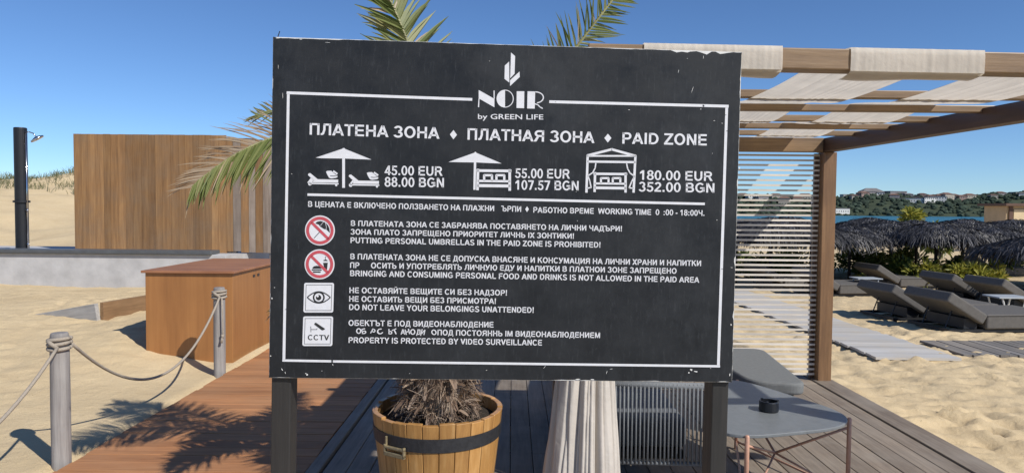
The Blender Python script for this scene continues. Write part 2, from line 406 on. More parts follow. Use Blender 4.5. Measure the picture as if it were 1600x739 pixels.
def textmesh(s, off):
    cu = bpy.data.curves.new('lettering', 'FONT'); cu.body = s; cu.size = 1; cu.fill_mode = 'FRONT'; cu.resolution_u = 3; cu.offset = off
    o = bpy.data.objects.new('lettering', cu); COL.objects.link(o)
    dg = bpy.context.evaluated_depsgraph_get(); dg.update()
    me = bpy.data.meshes.new_from_object(o.evaluated_get(dg)); bpy.data.objects.remove(o); bpy.data.curves.remove(cu)
    return me
_cap = {}
def cap(off):
    if off not in _cap:
        me = textmesh('Н', off); ys_ = [v.co.y for v in me.vertices]; _cap[off] = (min(ys_), max(ys_))
    return _cap[off]
def soft_text(s, x0, y0, x1, y1, h, off=.022, mat=None, z=.0006, parent=None, rot=0, name='lettering'):
    me = textmesh(s, off); lo, hi = cap(off); xs_ = [v.co.x for v in me.vertices]; a, c_ = min(xs_), max(xs_)
    p0, p1, p2 = Vector(S(x0, y0)), Vector(S(x1, y1)), Vector(S(x0, y0 - h))
    e = p1 - p0; vv = (p2 - p0).length / (hi - lo); eu = e.normalized(); ev = Vector((-eu.y, eu.x))
    cx, cy = e.length / 2, (p2 - p0).length / 2; cr, sr = math.cos(R(rot)), math.sin(R(rot))
    for v in me.vertices:
        u_, w_ = (v.co.x - a) / (c_ - a) * e.length, (v.co.y - lo) * vv
        if rot: u_, w_ = cx + (u_ - cx) * cr - (w_ - cy) * sr, cy + (u_ - cx) * sr + (w_ - cy) * cr
        q = p0 + eu * u_ + ev * w_; v.co = (q.x, q.y, z)
    me.materials.clear(); me.materials.append(mat or M['white_print'])
    o = bpy.data.objects.new(name, me); COL.objects.link(o); o.parent = parent or board
    return o

SW, SH = .195, .165                                   # bold stem and bar of a cap one unit high
def _arc(cx, cy, rx, ry, a0, a1, n=18, w=SW, h=SH):
    out = []
    for i in range(n):
        p, q = R(a0 + (a1 - a0) * i / n), R(a0 + (a1 - a0) * (i + 1) / n)
        out.append([(cx + rx * math.cos(p), cy + ry * math.sin(p)), (cx + rx * math.cos(q), cy + ry * math.sin(q)), (cx + (rx - w) * math.cos(q), cy + (ry - h) * math.sin(q)), (cx + (rx - w) * math.cos(p), cy + (ry - h) * math.sin(p))])
    return out
def _v(x, y0=0, y1=1, w=SW): return [[(x, y0), (x + w, y0), (x + w, y1), (x, y1)]]
def _h(x0, x1, y, h=SH): return [[(x0, y), (x1, y), (x1, y + h), (x0, y + h)]]
def _d(x0, x1, y0=0, y1=1, t=.23): return [[(x0, y0), (x0 + t, y0), (x1 + t, y1), (x1, y1)]]
def _bowl(x0, xc, xr, y0, y1, s=1):
    ry = (y1 - y0) / 2; rx = abs(xr - xc); a = _arc(xc, (y0 + y1) / 2, rx, ry, -90, 90, 14) if s > 0 else _arc(xc, (y0 + y1) / 2, rx, ry, 90, 270, 14)
    lo, hi_ = min(x0, xc), max(x0, xc); return _h(lo, hi_, y0) + _h(lo, hi_, y1 - SH) + a
def _fy(pl, k=1.0): return pl
G_ = {}
def _g(chars, adv, pl):
    for c_ in chars: G_[c_] = (adv, pl)
_g('AА', 1.0, _d(0, .385) + [[(.785, 0), (1.0, 0), (.61, 1), (.395, 1)]] + _h(.2, .8, .215))
_g('BВ', .98, _v(.09) + _bowl(.1, .56, .86, .44, 1) + _bowl(.1, .56, .92, 0, .58))
_g('Б', .98, _v(.09) + _h(.1, .83, .835) + _bowl(.1, .58, .92, 0, .6))
_g('CС', 1.0, _arc(.53, .5, .47, .52, 42, 318, 26))
_g('D', 1.0, _v(.09) + _bowl(.1, .45, .93, 0, 1))
_g('EЕ', .92, _v(.09) + _h(.1, .85, 0) + _h(.1, .80, .43) + _h(.1, .83, .835))
_g('F', .85, _v(.09) + _h(.1, .74, .42) + _h(.1, .80, .835))
_g('G', 1.08, _arc(.54, .5, .48, .52, 42, 345, 26) + _h(.55, 1.0, .38) + _v(.81, .1, .5))
_g('HН', 1.0, _v(.09) + _v(.72) + _h(.1, .9, .43))
_g('I', .39, _v(.1)); 
_g('KК', .98, _v(.09) + [[(.28, .36), (.42, .55), (.95, 1), (.68, 1), (.28, .60)]] + [[(.36, .55), (.52, .66), (.99, 0), (.73, 0)]])
_g('L', .85, _v(.09) + _h(.1, .8, 0))
_g('MМ', 1.16, _v(.09, w=.18) + _v(.89, w=.18) + [[(.09, 1), (.34, 1), (.655, 0), (.505, 0)], [(.82, 1), (1.07, 1), (.655, 0), (.505, 0)]])
_g('N', 1.0, _v(.09) + _v(.72) + [[(.09, 1), (.31, 1), (.91, 0), (.69, 0)]])
_g('И', 1.0, _v(.09) + _v(.72) + [[(.09, 0), (.30, 0), (.91, 1), (.70, 1)]])
_g('Й', 1.0, G_['И'][1] + _arc(.5, 1.26, .2, .18, 180, 360, 8, .1, .1))
_g('OО', 1.08, _arc(.54, .5, .48, .52, 0, 360, 32, .205, .17))
_g('PР', .93, _v(.09) + _bowl(.1, .54, .88, .37, 1))
_g('R', 1.0, _v(.09) + _bowl(.1, .55, .91, .41, 1) + [[(.5, .44), (.72, .44), (1.0, 0), (.75, 0)]])
_g('Я', 1.0, _v(.72) + _bowl(.9, .45, .09, .41, 1, -1) + [[(.28, .44), (.5, .44), (.25, 0), (0, 0)]])
_g('S', .93, _arc(.465, .735, .38, .285, 15, 270, 18) + _arc(.465, .27, .41, .29, 90, -165, 18))
_g('З', .88, _arc(.42, .735, .36, .285, 165, -90, 18) + _arc(.42, .27, .40, .29, 90, -165, 18))
_g('TТ', .85, _v(.33) + _h(.03, .82, .835))
_g('U', 1.0, _v(.09, .38) + _v(.72, .38) + _arc(.502, .4, .412, .42, 180, 360, 18))
_g('V', .93, _d(.36, 0) + _d(.34, .70)); _g('У', .93, [[(0, 1), (.23, 1), (.58, .3), (.38, .22)]] + [[(.70, 1), (.91, 1), (.50, .12), (.30, .12)]] + _h(.1, .42, 0))
_g('W', 1.32, [[(0, 1), (.20, 1), (.43, 0), (.24, 0)], [(.24, 0), (.43, 0), (.75, 1), (.57, 1)], [(.57, 1), (.75, 1), (1.08, 0), (.89, 0)], [(.89, 0), (1.08, 0), (1.32, 1), (1.12, 1)]])
_g('XХ', .93, _d(0, .67, t=.25) + _d(.67, .01, t=.25)); _g('Y', .93, _v(.365, 0, .45) + [[(0, 1), (.23, 1), (.56, .42), (.37, .40)], [(.70, 1), (.93, 1), (.56, .40), (.37, .42)]])
_g('Z', .86, _h(.04, .82, .835) + _h(.03, .83, 0) + [[(.03, .14), (.27, .14), (.80, .86), (.56, .86)]])
_g('Д', 1.02, _h(.03, 1.0, 0) + _v(.03, -.2, .1, .15) + _v(.85, -.2, .1, .15) + _v(.67, 0) + _h(.24, .86, .835) + [[(.10, .1), (.30, .1), (.44, .5), (.44, 1), (.26, 1), (.25, .55)]])
_g('Ж', 1.3, _v(.56, w=.18) + [[(0, 0), (.25, 0), (.60, .5), (.58, .62)], [(0, 1), (.25, 1), (.62, .5), (.58, .40)], [(1.05, 0), (1.3, 0), (.72, .62), (.70, .5)], [(1.05, 1), (1.3, 1), (.72, .40), (.70, .5)]])
_g('Л', .98, _v(.70) + _h(.24, .89, .835) + [[(.24, 1), (.42, 1), (.42, .45), (.30, .08), (.16, 0), (.02, 0), (.02, .16), (.13, .17), (.22, .42)]])
_g('П', 1.0, _v(.09) + _v(.72) + _h(.1, .9, .835))
_g('Ц', 1.03, _v(.09) + _v(.70) + _h(.1, 1.01, 0) + _v(.85, -.22, .1, .16)); _g('Щ', 1.42, _v(.09) + _v(.56) + _v(1.03) + _h(.1, 1.38, 0) + _v(1.22, -.22, .1, .16))
_g('Ч', .96, _v(.68) + _arc(.36, 1.0, .29, .62, 180, 270, 12) + _h(.36, .87, .38)); _g('Ь', .95, _v(.09) + _bowl(.1, .55, .88, 0, .62))
_g('Ъ', 1.15, _v(.30) + _h(.0, .4, .835) + _bowl(.3, .75, 1.10, 0, .62)); _g('Ю', 1.4, _v(.09) + _h(.2, .6, .43) + _arc(.91, .5, .42, .52, 0, 360, 28))
_g('0', .78, _arc(.39, .5, .35, .52, 0, 360, 26, .19, .15)); _g('1', .78, _v(.34) + [[(.34, 1), (.34, .72), (.10, .62), (.10, .78)]])
_g('2', .78, _arc(.39, .70, .33, .32, 165, -25, 16) + _h(.05, .72, 0) + [[(.05, .15), (.29, .15), (.70, .60), (.50, .62)]])
_g('3', .78, _arc(.37, .74, .31, .28, 165, -90, 16, .18, .15) + _arc(.37, .28, .35, .30, 90, -165, 16, .18, .15)); _g('4', .78, _v(.45) + _h(.03, .76, .2, .15) + [[(.03, .3), (.23, .3), (.5, .78), (.5, 1), (.44, 1)]])
_g('5', .78, _h(.14, .70, .84, .16) + [[(.13, .45), (.29, .5), (.30, .98), (.17, .98)]] + _arc(.37, .31, .35, .33, 120, -165, 18, .18, .15)); _g('7', .78, _h(.05, .72, .84, .16) + [[(.18, 0), (.39, 0), (.72, .86), (.5, .86)]])
_g('8', .78, _arc(.39, .75, .31, .27, 0, 360, 22, .18, .14) + _arc(.39, .28, .35, .30, 0, 360, 24, .18, .15))
_g('.', .39, _v(.09, 0, .2)); _g(':', .42, _v(.1, 0, .2) + _v(.1, .52, .72)); _g('-', .46, _h(.05, .41, .28, .18)); _g('!', .46, _v(.12, 0, .19) + [[(.15, .26), (.28, .26), (.33, 1), (.11, 1)]]); _g(' ', .39, [])
def text(s, x0, y0, x1, y1, h, off=0, mat=None, z=.0006, parent=None, rot=0, name='lettering'):
    pl = []; x = 0
    for c_ in s:
        a, g = G_[c_]; pl += [[(px + x, py) for px, py in q] for q in g]; x += a
    a = min(px for q in pl for px, _ in q); e_ = max(px for q in pl for px, _ in q)
    p0, p1, p2 = Vector(S(x0, y0)), Vector(S(x1, y1)), Vector(S(x0, y0 - h)); e = p1 - p0; eu = e.normalized(); ev = Vector((-eu.y, eu.x)); hh = (p2 - p0).length
    cx, cy = e.length / 2, hh / 2; cr, sr = math.cos(R(rot)), math.sin(R(rot)); out = []
    for q in pl:
        r_ = []
        for px, py in q:
            u_, w_ = (px - a) / (e_ - a) * e.length, py * hh
            if rot: u_, w_ = cx + (u_ - cx) * cr - (w_ - cy) * sr, cy + (u_ - cx) * sr + (w_ - cy) * cr
            t_ = p0 + eu * u_ + ev * w_; r_.append((t_.x, t_.y))
        out.append(r_)
    return polys(name, out, mat or M['white_print'], z)
# border
T = 4.3
def line(x0, y0, x1, y1, wd): return stroke(I, [(x0, y0), (x1, y1)], wd)
bl = line(448.8, 145.4, 737, 155.8, T) + line(859, 159.4, 1137.5, 166.4, T) + line(450.6, 147.9, 443.7, 560.6, T) + \
     line(1135.4, 168.8, 1122.4, 569.6, T) + line(442, 562.7, 517, 564.0, 3.6) + line(521, 564.2, 1124.2, 571.8, 3.6)
polys('border', bl, M['white_print'])
polys('divider', line(481.2, 304.2, 1100.4, 318.7, 3.8), M['white_print'])
# emblem and name
f = zp(740, 70, 5.908)
polys('emblem', [zpoly(f, [(345, 75), (383, 108), (378, 270), (338, 312)]), zpoly(f, [(328, 158), (330, 352), (285, 318), (288, 195)]),
                 zpoly(f, [(424, 250), (426, 300), (336, 384), (337, 330)])], M['white_print'])
nm = [zpoly(f, [(47, 420), (192, 502), (192, 580), (47, 497)]), zpoly(f, [(46, 496), (54, 498), (51, 578), (40, 578)]), zpoly(f, [(184, 426), (194, 426), (194, 504), (185, 502)])]
nm.append(disc(f, 290, 500, 78, 24, 90, 270, 82)); nm += ring(f, 290, 500, 72, 80, 32, -90, 90, 75, 82)
nm.append(zpoly(f, [(398, 432), (468, 432), (466, 588), (396, 586)])); nm.append(zpoly(f, [(498, 432), (568, 434), (564, 592), (494, 590)]))
nm += ring(f, 570, 489, 69, 79, 28, -90, 78, 46, 56); nm += stroke(f, [(566, 548), (592, 556), (612, 576), (636, 590)], 10)
polys('brand_lettering', nm, M['white_print'])
soft_text('by GREEN LIFE', 746.8, 186.3, 848.9, 187.2, 8.4, .008)
# heading
text('ПЛАТЕНА ЗОНА', 483.8, 210.7, 686.8, 217.2, 18.0, .018)
text('ПЛАТНАЯ ЗОНА', 730.4, 218.6, 928.8, 223.9, 17.8, .018)
text('PAID ZONE', 972.2, 224.7, 1104.2, 227.7, 17.6, .018)
for dm in ([zpoly(I, [(708.6, 203.5), (714, 211), (708.4, 218), (703, 210.5)]), zpoly(I, [(949.8, 209.3), (955.3, 216), (949.6, 223), (944.2, 216)]), zpoly(I, [(823.5, 322.5), (826.3, 327), (823.4, 331.4), (820.6, 327)])]): polys('diamond', [dm], M['white_print'])
# prices
for a in (('45.00 EUR', 600.9, 273.6, 691.6, 275.0, 14.6), ('88.00 BGN', 600.9, 291.7, 693.6, 293.0, 14.8), ('55.00 EUR', 804.6, 278.2, 890.5, 279.4, 14.8),
          ('107.57 BGN', 805.2, 296.4, 903.9, 297.8, 14.8), ('180.00 EUR', 999.6, 281.0, 1113.5, 283.0, 14.8), ('352.00 BGN', 997.8, 299.2, 1116, 301.2, 14.8)):
    text(*a, off=.03, name='price_lettering')
# small print
for a in (('В ЦЕНАТА Е ВКЛЮЧЕНО ПОЛЗВАНЕТО НА ПЛАЖНИ', 481.3, 323.2, 772, 330.0, 8.8), ('ЪРПИ', 783, 330.2, 814.2, 331.2, 8.8), ('РАБОТНО ВРЕМЕ', 833.2, 332.2, 927.6, 334.2, 8.8),
          ('WORKING TIME', 934.3, 334.2, 1017.2, 336.0, 8.8), ('0', 1024.2, 336.0, 1030, 336.1, 8.8), (':00 - 18:00Ч.', 1036.8, 336.2, 1100.4, 337.4, 8.8),
          ('В ПЛАТЕНАТА ЗОНА СЕ ЗАБРАНЯВА ПОСТАВЯНЕТО НА ЛИЧНИ ЧАДЪРИ!', 548.2, 353, 971.6, 361.6, 8.6), ('ЗОНА ПЛАТО ЗАПРЕЩЕНО ПРИОРИТЕТ ЛИЧНЬ IХ ЗОНТИКИ!', 547.7, 366.3, 896.6, 373.0, 8.5),
          ('PUTTING PERSONAL UMBRELLAS IN THE PAID ZONE IS PROHIBITED!', 547.7, 379.6, 938, 386.9, 8.8),
          ('В ПЛАТЕНАТА ЗОНА НЕ СЕ ДОПУСКА ВНАСЯНЕ И КОНСУМАЦИЯ НА ЛИЧНИ ХРАНИ И НАПИТКИ', 547.4, 404.9, 1095.2, 415.6, 8.9), ('ПР', 547, 418.4, 561.5, 418.7, 8.8),
          ('ОСИТЬ И УПОТРЕБЛЯТЬ ЛИЧНУЮ ЕДУ И НАПИТКИ В ПЛАТНОИ ЗОНЕ ЗАПРЕЩЕНО', 579.6, 419.0, 1057, 427.5, 8.8), ('BRINGING AND CONSUMING PERSONAL FOOD AND DRINKS IS NOT ALLOWED IN THE PAID AREA', 547, 431.2, 1092.4, 441.5, 9),
          ('НЕ ОСТАВЯЙТЕ ВЕЩИТЕ СИ БЕЗ НАДЗОР!', 546, 457.6, 792, 461.6, 8.8), ('НЕ ОСТАВИТЬ ВЕЩИ БЕЗ ПРИСМОТРА!', 545.6, 471, 774.7, 474.6, 8.8), ('DO NOT LEAVE YOUR BELONGINGS UNATTENDED!', 545.5, 484, 833.8, 488.6, 9),
          ('ОБЕКТЪТ Е ПОД ВИДЕОНАБЛЮДЕНИЕ', 544.6, 508.6, 771, 511.4, 9), ('ПОД ПОСТОЯННЬ IМ ВИДЕОНАБЛЮДЕНИЕМ', 683.5, 523.3, 937.4, 527.8, 8.8), ('PROPERTY IS PROTECTED BY VIDEO SURVEILLANCE', 544.7, 535.3, 846.7, 539.4, 9)):
    text(*a, off=.026)
for s_, x0, x1, y_, r_ in (('О', 556.5, 564.5, 521, 0), ('Б', 565, 572, 521.3, 12), ('Р', 580, 586, 521.8, -28), ('С', 589, 598, 521.8, 20), ('Ь', 607, 613, 522, 0), ('Т', 613.5, 621, 522, 24), ('А', 626, 633, 522.2, 0),
                           ('Н', 633, 640, 522.2, 14), ('О', 641, 649, 522.4, 0), ('Д', 650.5, 658, 522.6, 0), ('И', 658, 664, 522.6, -12), ('О', 674, 682, 523, 30)):
    text(s_, x0, y_, x1, y_, 8.4, .02, rot=r_)
# pictograms
f = zp(470, 225, 9.236)
P_ = [zpoly(f, [(215, 200), (600, 72), (607, 62), (632, 62), (640, 74), (1022, 228), (980, 226), (640, 212), (300, 208)]), zpoly(f, [(598, 205), (638, 208), (638, 634), (598, 634)])]
for dx, dy, gap in ((0, 0, 0), (588, 20, 1)):
    P_.append(zpoly(f, [(x + dx, y + dy) for x, y in [(105, 440), (118, 424), (140, 424), (245, 510), (540, 515), (540, 560), (165, 556), (175, 515), (106, 452)]]))
    P_ += stroke(f, [(x + dx, y + dy) for x, y in [(168, 512), (126, 566)]], 26 if gap else 60); P_.append(disc(f, 132 + dx, 575 + dy, 26, 16))
    P_ += stroke(f, [(x + dx, y + dy) for x, y in [(130, 571), (542, 577)]], 18); P_.append(disc(f, 512 + dx, 596 + dy, 16, 12))
    P_.append(zpoly(f, [(x + dx, y + dy) for x, y in [(365, 400), (385, 390), (440, 388), (500, 440), (530, 455), (530, 480), (510, 490), (440, 500), (410, 490), (380, 440)]]))
    P_ += stroke(f, [(x + dx, y + dy) for x, y in [(472, 394), (525, 432)]], 24)
polys('pictogram', P_, M['white_print'])
for dx, dy in ((0, 0), (588, 20)): polys('pictogram_line', stroke(f, [(x + dx, y + dy) for x, y in [(425, 460), (470, 464), (528, 456)]], 7), M['ink'], .0011)
f = zp(690, 225, 9.236)
P_ = [zpoly(f, [(100, 262), (475, 128), (480, 116), (496, 118), (502, 130), (868, 284), (700, 278), (500, 268), (300, 266)]), zpoly(f, [(466, 268), (500, 268), (490, 662), (458, 662)])]
def bed(x0, y0, x1, y1, th):
    hh = y1 - y0; ww = x1 - x0; out = []
    g = lambda a, c_: (x0 + a * ww, y0 + c_ * hh)
    out += stroke(f, [g(.035, 0), g(.02, 1)], th); out += stroke(f, [g(.965, .02), g(.965, 1.03)], th); out += stroke(f, [g(0, .06), g(1, .08)], th)
    out += stroke(f, [g(.03, .57), g(.97, .59)], th * .85); out += stroke(f, [g(.03, .8), g(.97, .82)], th * 1.15)
    for k in (.18, .54):
        out += stroke(f, [g(k + .035, .55), g(k + .035, .29), g(k + .265, .29), g(k + .265, .55)], th * .85)
    return out
P_ += bed(508, 368, 1000, 660, 38); polys('pictogram', P_, M['white_print'])
f = zp(790, 220, 4.1026)
P_ = stroke(f, [(518, 330), (526, 95), (680, 56), (832, 98), (820, 330)], 15) + stroke(f, [(520, 98), (836, 98)], 11) + stroke(f, [(526, 134), (832, 138)], 14)
P_ += stroke(f, [(578, 145), (574, 175), (558, 205), (528, 225)], 8) + stroke(f, [(776, 148), (782, 180), (798, 208), (826, 228)], 8)
P_ += stroke(f, [(528, 225), (540, 260), (548, 300), (520, 305)], 8) + stroke(f, [(826, 228), (808, 262), (792, 302), (818, 305)], 8)
P_ += bed(566, 205, 776, 326, 15); polys('pictogram', P_, M['white_print'])
# prohibition signs
def prohib(cx, cy, items):
    f = zp(cx, cy, 6.7125)
    polys('prohibition_sign', [disc(f, 0, 0, 157)], M['white_print'], .0008)
    polys('symbol', items(f), M['ink'], .0011)
    polys('red_ring', ring(f, 0, 0, 113, 144) + stroke(f, [(-84, -82), (86, 86)], 28), M['red_print'], .0014)
def umb(f):
    pr = lambda pts: zpoly(f, [(x - 235, y - 202) for x, y in pts])
    return [pr([(187, 128), (205, 110), (240, 103), (262, 108), (290, 118), (318, 145), (333, 175), (340, 228), (300, 190), (280, 188), (236, 160), (225, 142)])] + \
        stroke(f, [(x - 235, y - 202) for x, y in [(232, 218), (174, 282)]], 7)
def food(f):
    pr = lambda pts: zpoly(f, [(x - 231, y - 555) for x, y in pts])
    return [pr([(155, 602), (158, 590), (172, 576), (200, 570), (230, 574), (246, 588), (250, 602)]), pr([(148, 608), (256, 610), (252, 622), (150, 620)]), pr([(158, 628), (246, 630), (240, 644), (166, 643)]),
            pr([(268, 540), (318, 538), (310, 610), (284, 610)]), pr([(270, 520), (275, 510), (300, 505), (314, 514), (316, 522)])] + stroke(f, [(62, -48), (60, -74), (68, -78)], 6)
prohib(500, 360.1, umb); prohib(499.4, 412.8, food)
f = zp(465, 330, 6.7125)
for l_ in ([(240, 152), (262, 126), (272, 112)], [(298, 196), (304, 165), (292, 122)]): polys('pictogram_line', stroke(f, l_, 4), M['white_print'], .0013)
def plate(x0, y0, x1, y1, sk):
    pts = []
    for cx, cy, a0 in ((x1 - 3, y0 + 3, -90), (x1 - 3 - sk, y1 - 3, 0), (x0 + 3 - sk, y1 - 3, 90), (x0 + 3, y0 + 3, 180)):
        pts += [(cx + 3 * math.cos(R(a0 + 15 * k)), cy + 3 * math.sin(R(a0 + 15 * k))) for k in range(7)]
    o = polys('notice_plate', [zpoly(I, pts)], M['white_print'], .0008)
    e = 3.2; polys('plate_line', stroke(I, [(x0 + e, y0 + e), (x1 - e, y0 + e), (x1 - e - sk, y1 - e), (x0 + e - sk, y1 - e), (x0 + e, y0 + e)], .7), M['ink'], .0011)
plate(475.4, 441.7, 522, 488, 1.2); plate(473.8, 494, 520.6, 540.2, 1.2)
f = zp(465, 440, 7.04)
eye = []
for a, c_ in (((105, 172), 1), ((105, 172), -1)):
    pts = [(108, 172 )] + [(108 + 252 * k / 14, 172 - c_ * 62 * math.sin(math.pi * k / 14) ** .85) for k in range(1, 14)] + [(360, 172)]
    eye += stroke(f, pts, 12)
eye += ring(f, 234, 172, 48, 66, 32); eye.append(disc(f, 232, 174, 30, 24)); polys('eye_symbol', eye, M['ink'], .0011)
polys('eye_symbol', [disc(f, 222, 158, 12, 14)], M['white_print'], .0014)
cc = [zpoly(f, [(182, 468), (192, 450), (205, 450), (304, 516), (298, 524), (278, 534), (264, 530)])] + stroke(f, [(146, 492), (148, 552)], 6) + stroke(f, [(148, 524), (212, 524), (216, 512)], 6)
polys('camera_symbol', cc, M['ink'], .0011)
text('CCTV', 481, 530.8, 514.5, 531.2, 8.2, .015, M['ink'], .0011)
# wear: chips where the white core shows, and dark nicks in the border
ch = []
def chip(px, py, w_, h_, rot=0):
    a = []
    for k in range(7):
        th = 2 * math.pi * k / 7; r_ = random.uniform(.4, .85)
        x, y = w_ / 2 * r_ * math.cos(th), h_ / 2 * r_ * math.sin(th); c_, s__ = math.cos(R(rot)), math.sin(R(rot))
        a.append(S(px + x * c_ - y * s__, py + x * s__ + y * c_))
    ch.append(a)
for a in ((441, 577, 1.6, 8, -35), (446, 582, 1.4, 6, -15), (480, 585, 4, 5, 0), (478, 583, 3, 2, 0), (503, 579, 3, 1.2, 0), (520, 569, 2, 6, -25), (429, 449, 3, 1.5, 0), (425, 466, 2.5, 4, 0), (423, 556, 4, 3, 0), (1142, 507, 3, 5, 0),
          (1155, 263, 4, 6, 30), (1080, 577, 6, 5, 20), (1087, 580, 9, 3, 10), (1076, 582, 5, 3, 0), (1116, 189, 5, 1.2, 0), (1128, 193, 4, 1.2, 10), (1095, 171, 2, 3, 0), (983, 172, 5, 1.4, 0), (851, 573, 1, 9, 40), (948, 581, 1, 9, 20),
          (955, 576, 8, 1, -10), (903, 592, 12, 3, 0), (925, 592.5, 10, 3, 0), (1099, 90, 1, 9, 0), (1082, 140, 1, 16, 18), (434, 60, 13, 3, 2), (470, 62, 8, 1.6, 0), (512, 67, 12, .9, 3), (1120, 344, 2, 1.5, 0), (1143, 418, 7, 1, 4), (456, 272, 2, 2, 0),
          (765, 96, 1.5, 1.5, 0), (1074, 92, 3, .8, 10), (1060, 112, .8, 8, 10), (1110, 575, 2, 2, 0), (1140, 585, 2, 10, 8), (760, 578, 4, 1, 0), (640, 583, 3, 1, 0), (900, 300, 1.3, 1.3, 0), (1113, 240, 1.5, 1.5, 0), (902, 345, 1.4, 2, 0), (435, 105, 1, 12, 0), (442, 150, 1, 14, 0)):
    chip(*a)
for a in ch: polys('chip', [a], M['pvc'], .0009)
ch = []
for a in ((1099, 165.5, 5, 4, 20), (447, 483, 6, 1.6, 0), (519, 565, 4, 3, 60), (1136, 205, 4, 1.5, 0), (1134, 180, 3, 1.2, 0), (1139, 246, 6, 1, 0), (868, 159.5, 2, 1, 0), (1128, 420, 5, 1, 0)): chip(*a)
for a in ch: polys('nick', [a], M['ink'], .0012)
# posts and a stray wire
gz = -org.z / up.z
for u0, u1 in ((.003, .052), (W - .048, W - .004)):
    b = MB(); b.bb(u0, u1, gz, H - .012, -.082, -.013); b.build('post', M['black_post'], sign, bevel=.003)
b = MB(); b.tube([(.006, H - .004, -.02), (.008, H + .006, -.018), (.013, H + .018, -.015)], .0012, 6); b.build('wire', M['ink'], sign)

# ------------------------------------------------------------------ pergola
pg = empty('pergola', (1.6, 4.7, 0)); tag(pg, 'brown timber pergola with pale cloth strips woven over its battens and a slatted back screen', 'pergola')
pi = Matrix.Translation((-1.6, -4.7, 0))
def pbuild(b_, name, mat, **k):
    b_.v = [(v[0] - 1.6, v[1] - 4.7, v[2]) for v in b_.v]; return b_.build(name, mat, pg, **k)
for x, y in ((2.86, 6.42), (.42, 6.42), (2.86, 2.73), (.41, 3.50), (.36, 4.95)):
    hw = .04 if 3 < y < 4 else .06; b = MB(); b.bb(x - hw, x + hw, y - hw, y + hw, -.004, 2.078 if y > 6 else 2.049); pbuild(b, 'post', M['post'], bevel=.005)
yo = lambda x: .055 * (x - .8)
b = MB(); b.bb(.27, 3.4, 2.60, 2.68, 2.07, 2.148); b.v = [(x, y + yo(x), z) for x, y, z in b.v]; pbuild(b, 'front_beam', M['beamx'], bevel=.005)
b = MB(); b.bb(.36, 2.796, 6.36, 6.46, 2.08, 2.205); pbuild(b, 'back_beam', M['beamx'], bevel=.005)
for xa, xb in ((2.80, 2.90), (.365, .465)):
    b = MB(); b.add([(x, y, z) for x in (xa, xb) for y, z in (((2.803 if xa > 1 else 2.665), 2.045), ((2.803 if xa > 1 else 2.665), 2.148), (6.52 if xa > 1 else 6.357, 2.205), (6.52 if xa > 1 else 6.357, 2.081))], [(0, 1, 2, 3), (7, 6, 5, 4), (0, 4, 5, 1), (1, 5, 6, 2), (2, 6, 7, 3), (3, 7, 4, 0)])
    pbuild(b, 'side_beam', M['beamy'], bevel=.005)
def rz_(y): return 2.150 + .0145 * (y - 2.6)
bat = [(3.72, 0), (4.26, 1), (4.80, 0), (5.30, 1), (5.84, 0)]
for y, over in bat:
    b = MB(); zt = rz_(y) + .012; b.bb(.30, 2.96, y - .03, y + .03, zt - .04, zt); pbuild(b, 'batten', M['beamx'], bevel=.004)
for x0, x1 in ((.473, .986), (1.243, 1.756), (2.012, 2.53)):
    b = MB(); prof = [(2.596, 2.066), (2.594, 2.10), (2.594, 2.13), (2.597, 2.152), (2.66, 2.156)]
    keys = [(2.66, 2.156), (2.72, 2.158)] + [(y, rz_(y) + (.018 if ov else -.034)) for y, ov in bat] + [(6.41, 2.212)]
    for (ya, za), (yb, zb) in zip(keys[:-1], keys[1:]):
        for k in range(1, 13):
            f_ = k / 12; prof.append((ya + (yb - ya) * f_, za + (zb - za) * (f_ * f_ * (3 - 2 * f_)) - .004 * math.sin(math.pi * f_)))
    nxs = 90; vs = []; sd = random.random() * 50
    for i, (y, z) in enumerate(prof):
        for k in range(nxs + 1):
            x = x0 + (x1 - x0) * k / nxs
            wv = noise.noise(Vector((x * 22 + sd, y * 1.2, sd))) * .0035 + noise.noise(Vector((x * 75, y * .5, sd))) * .0025
            ed = .012 * noise.noise(Vector((0 if k < nxs / 2 else 9, y * 2, sd))) * (1 if k in (0, nxs) else 0)
            if i < 4: vs.append((x, y + yo(x) - abs(wv) * .9, z))
            else: vs.append((x + ed, y + yo(x) * max(0, 1 - (y - 2.6) / 1.1), z + (wv if i > 18 else abs(wv))))
    n_ = nxs + 1
    b.add(vs, [(i * n_ + k, i * n_ + k + 1, (i + 1) * n_ + k + 1, (i + 1) * n_ + k) for i in range(len(prof) - 1) for k in range(nxs)])
    vs = []
    for k in range(nxs + 1):
        x = x0 + (x1 - x0) * k / nxs; sg = .014 * noise.noise(Vector((x * 6, sd, 3)))
        vs += [(x, 2.5955 + yo(x), 2.067), (x, 2.61 + yo(x), 2.060 + sg * .3), (x, 2.66 + yo(x), 2.054 + sg), (x, 2.692 + yo(x), 2.054 + sg)]
    b.add(vs, [(k * 4 + j, k * 4 + j + 1, k * 4 + j + 5, k * 4 + j + 4) for k in range(nxs) for j in range(3)])
    o = pbuild(b, 'cloth_strip', M['strip'], smooth=True)
# slatted back screen
b = MB(); z = .05
while z < 2.06:
    b.box((1.64, 6.435, z), (2.31, .011, .0175), Euler((0, random.uniform(-.0008, .0008), 0)).to_matrix()); z += .0455
scr = pbuild(b, 'slat_screen', M['slat'])
b = MB()
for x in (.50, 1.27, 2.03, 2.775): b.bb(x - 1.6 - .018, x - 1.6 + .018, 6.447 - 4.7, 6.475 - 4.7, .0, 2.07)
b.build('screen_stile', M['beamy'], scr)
b = MB(); b.bb(.425, .9, 4.93, 4.97, .31, .36); pbuild(b, 'rail', M['post'], bevel=.003)

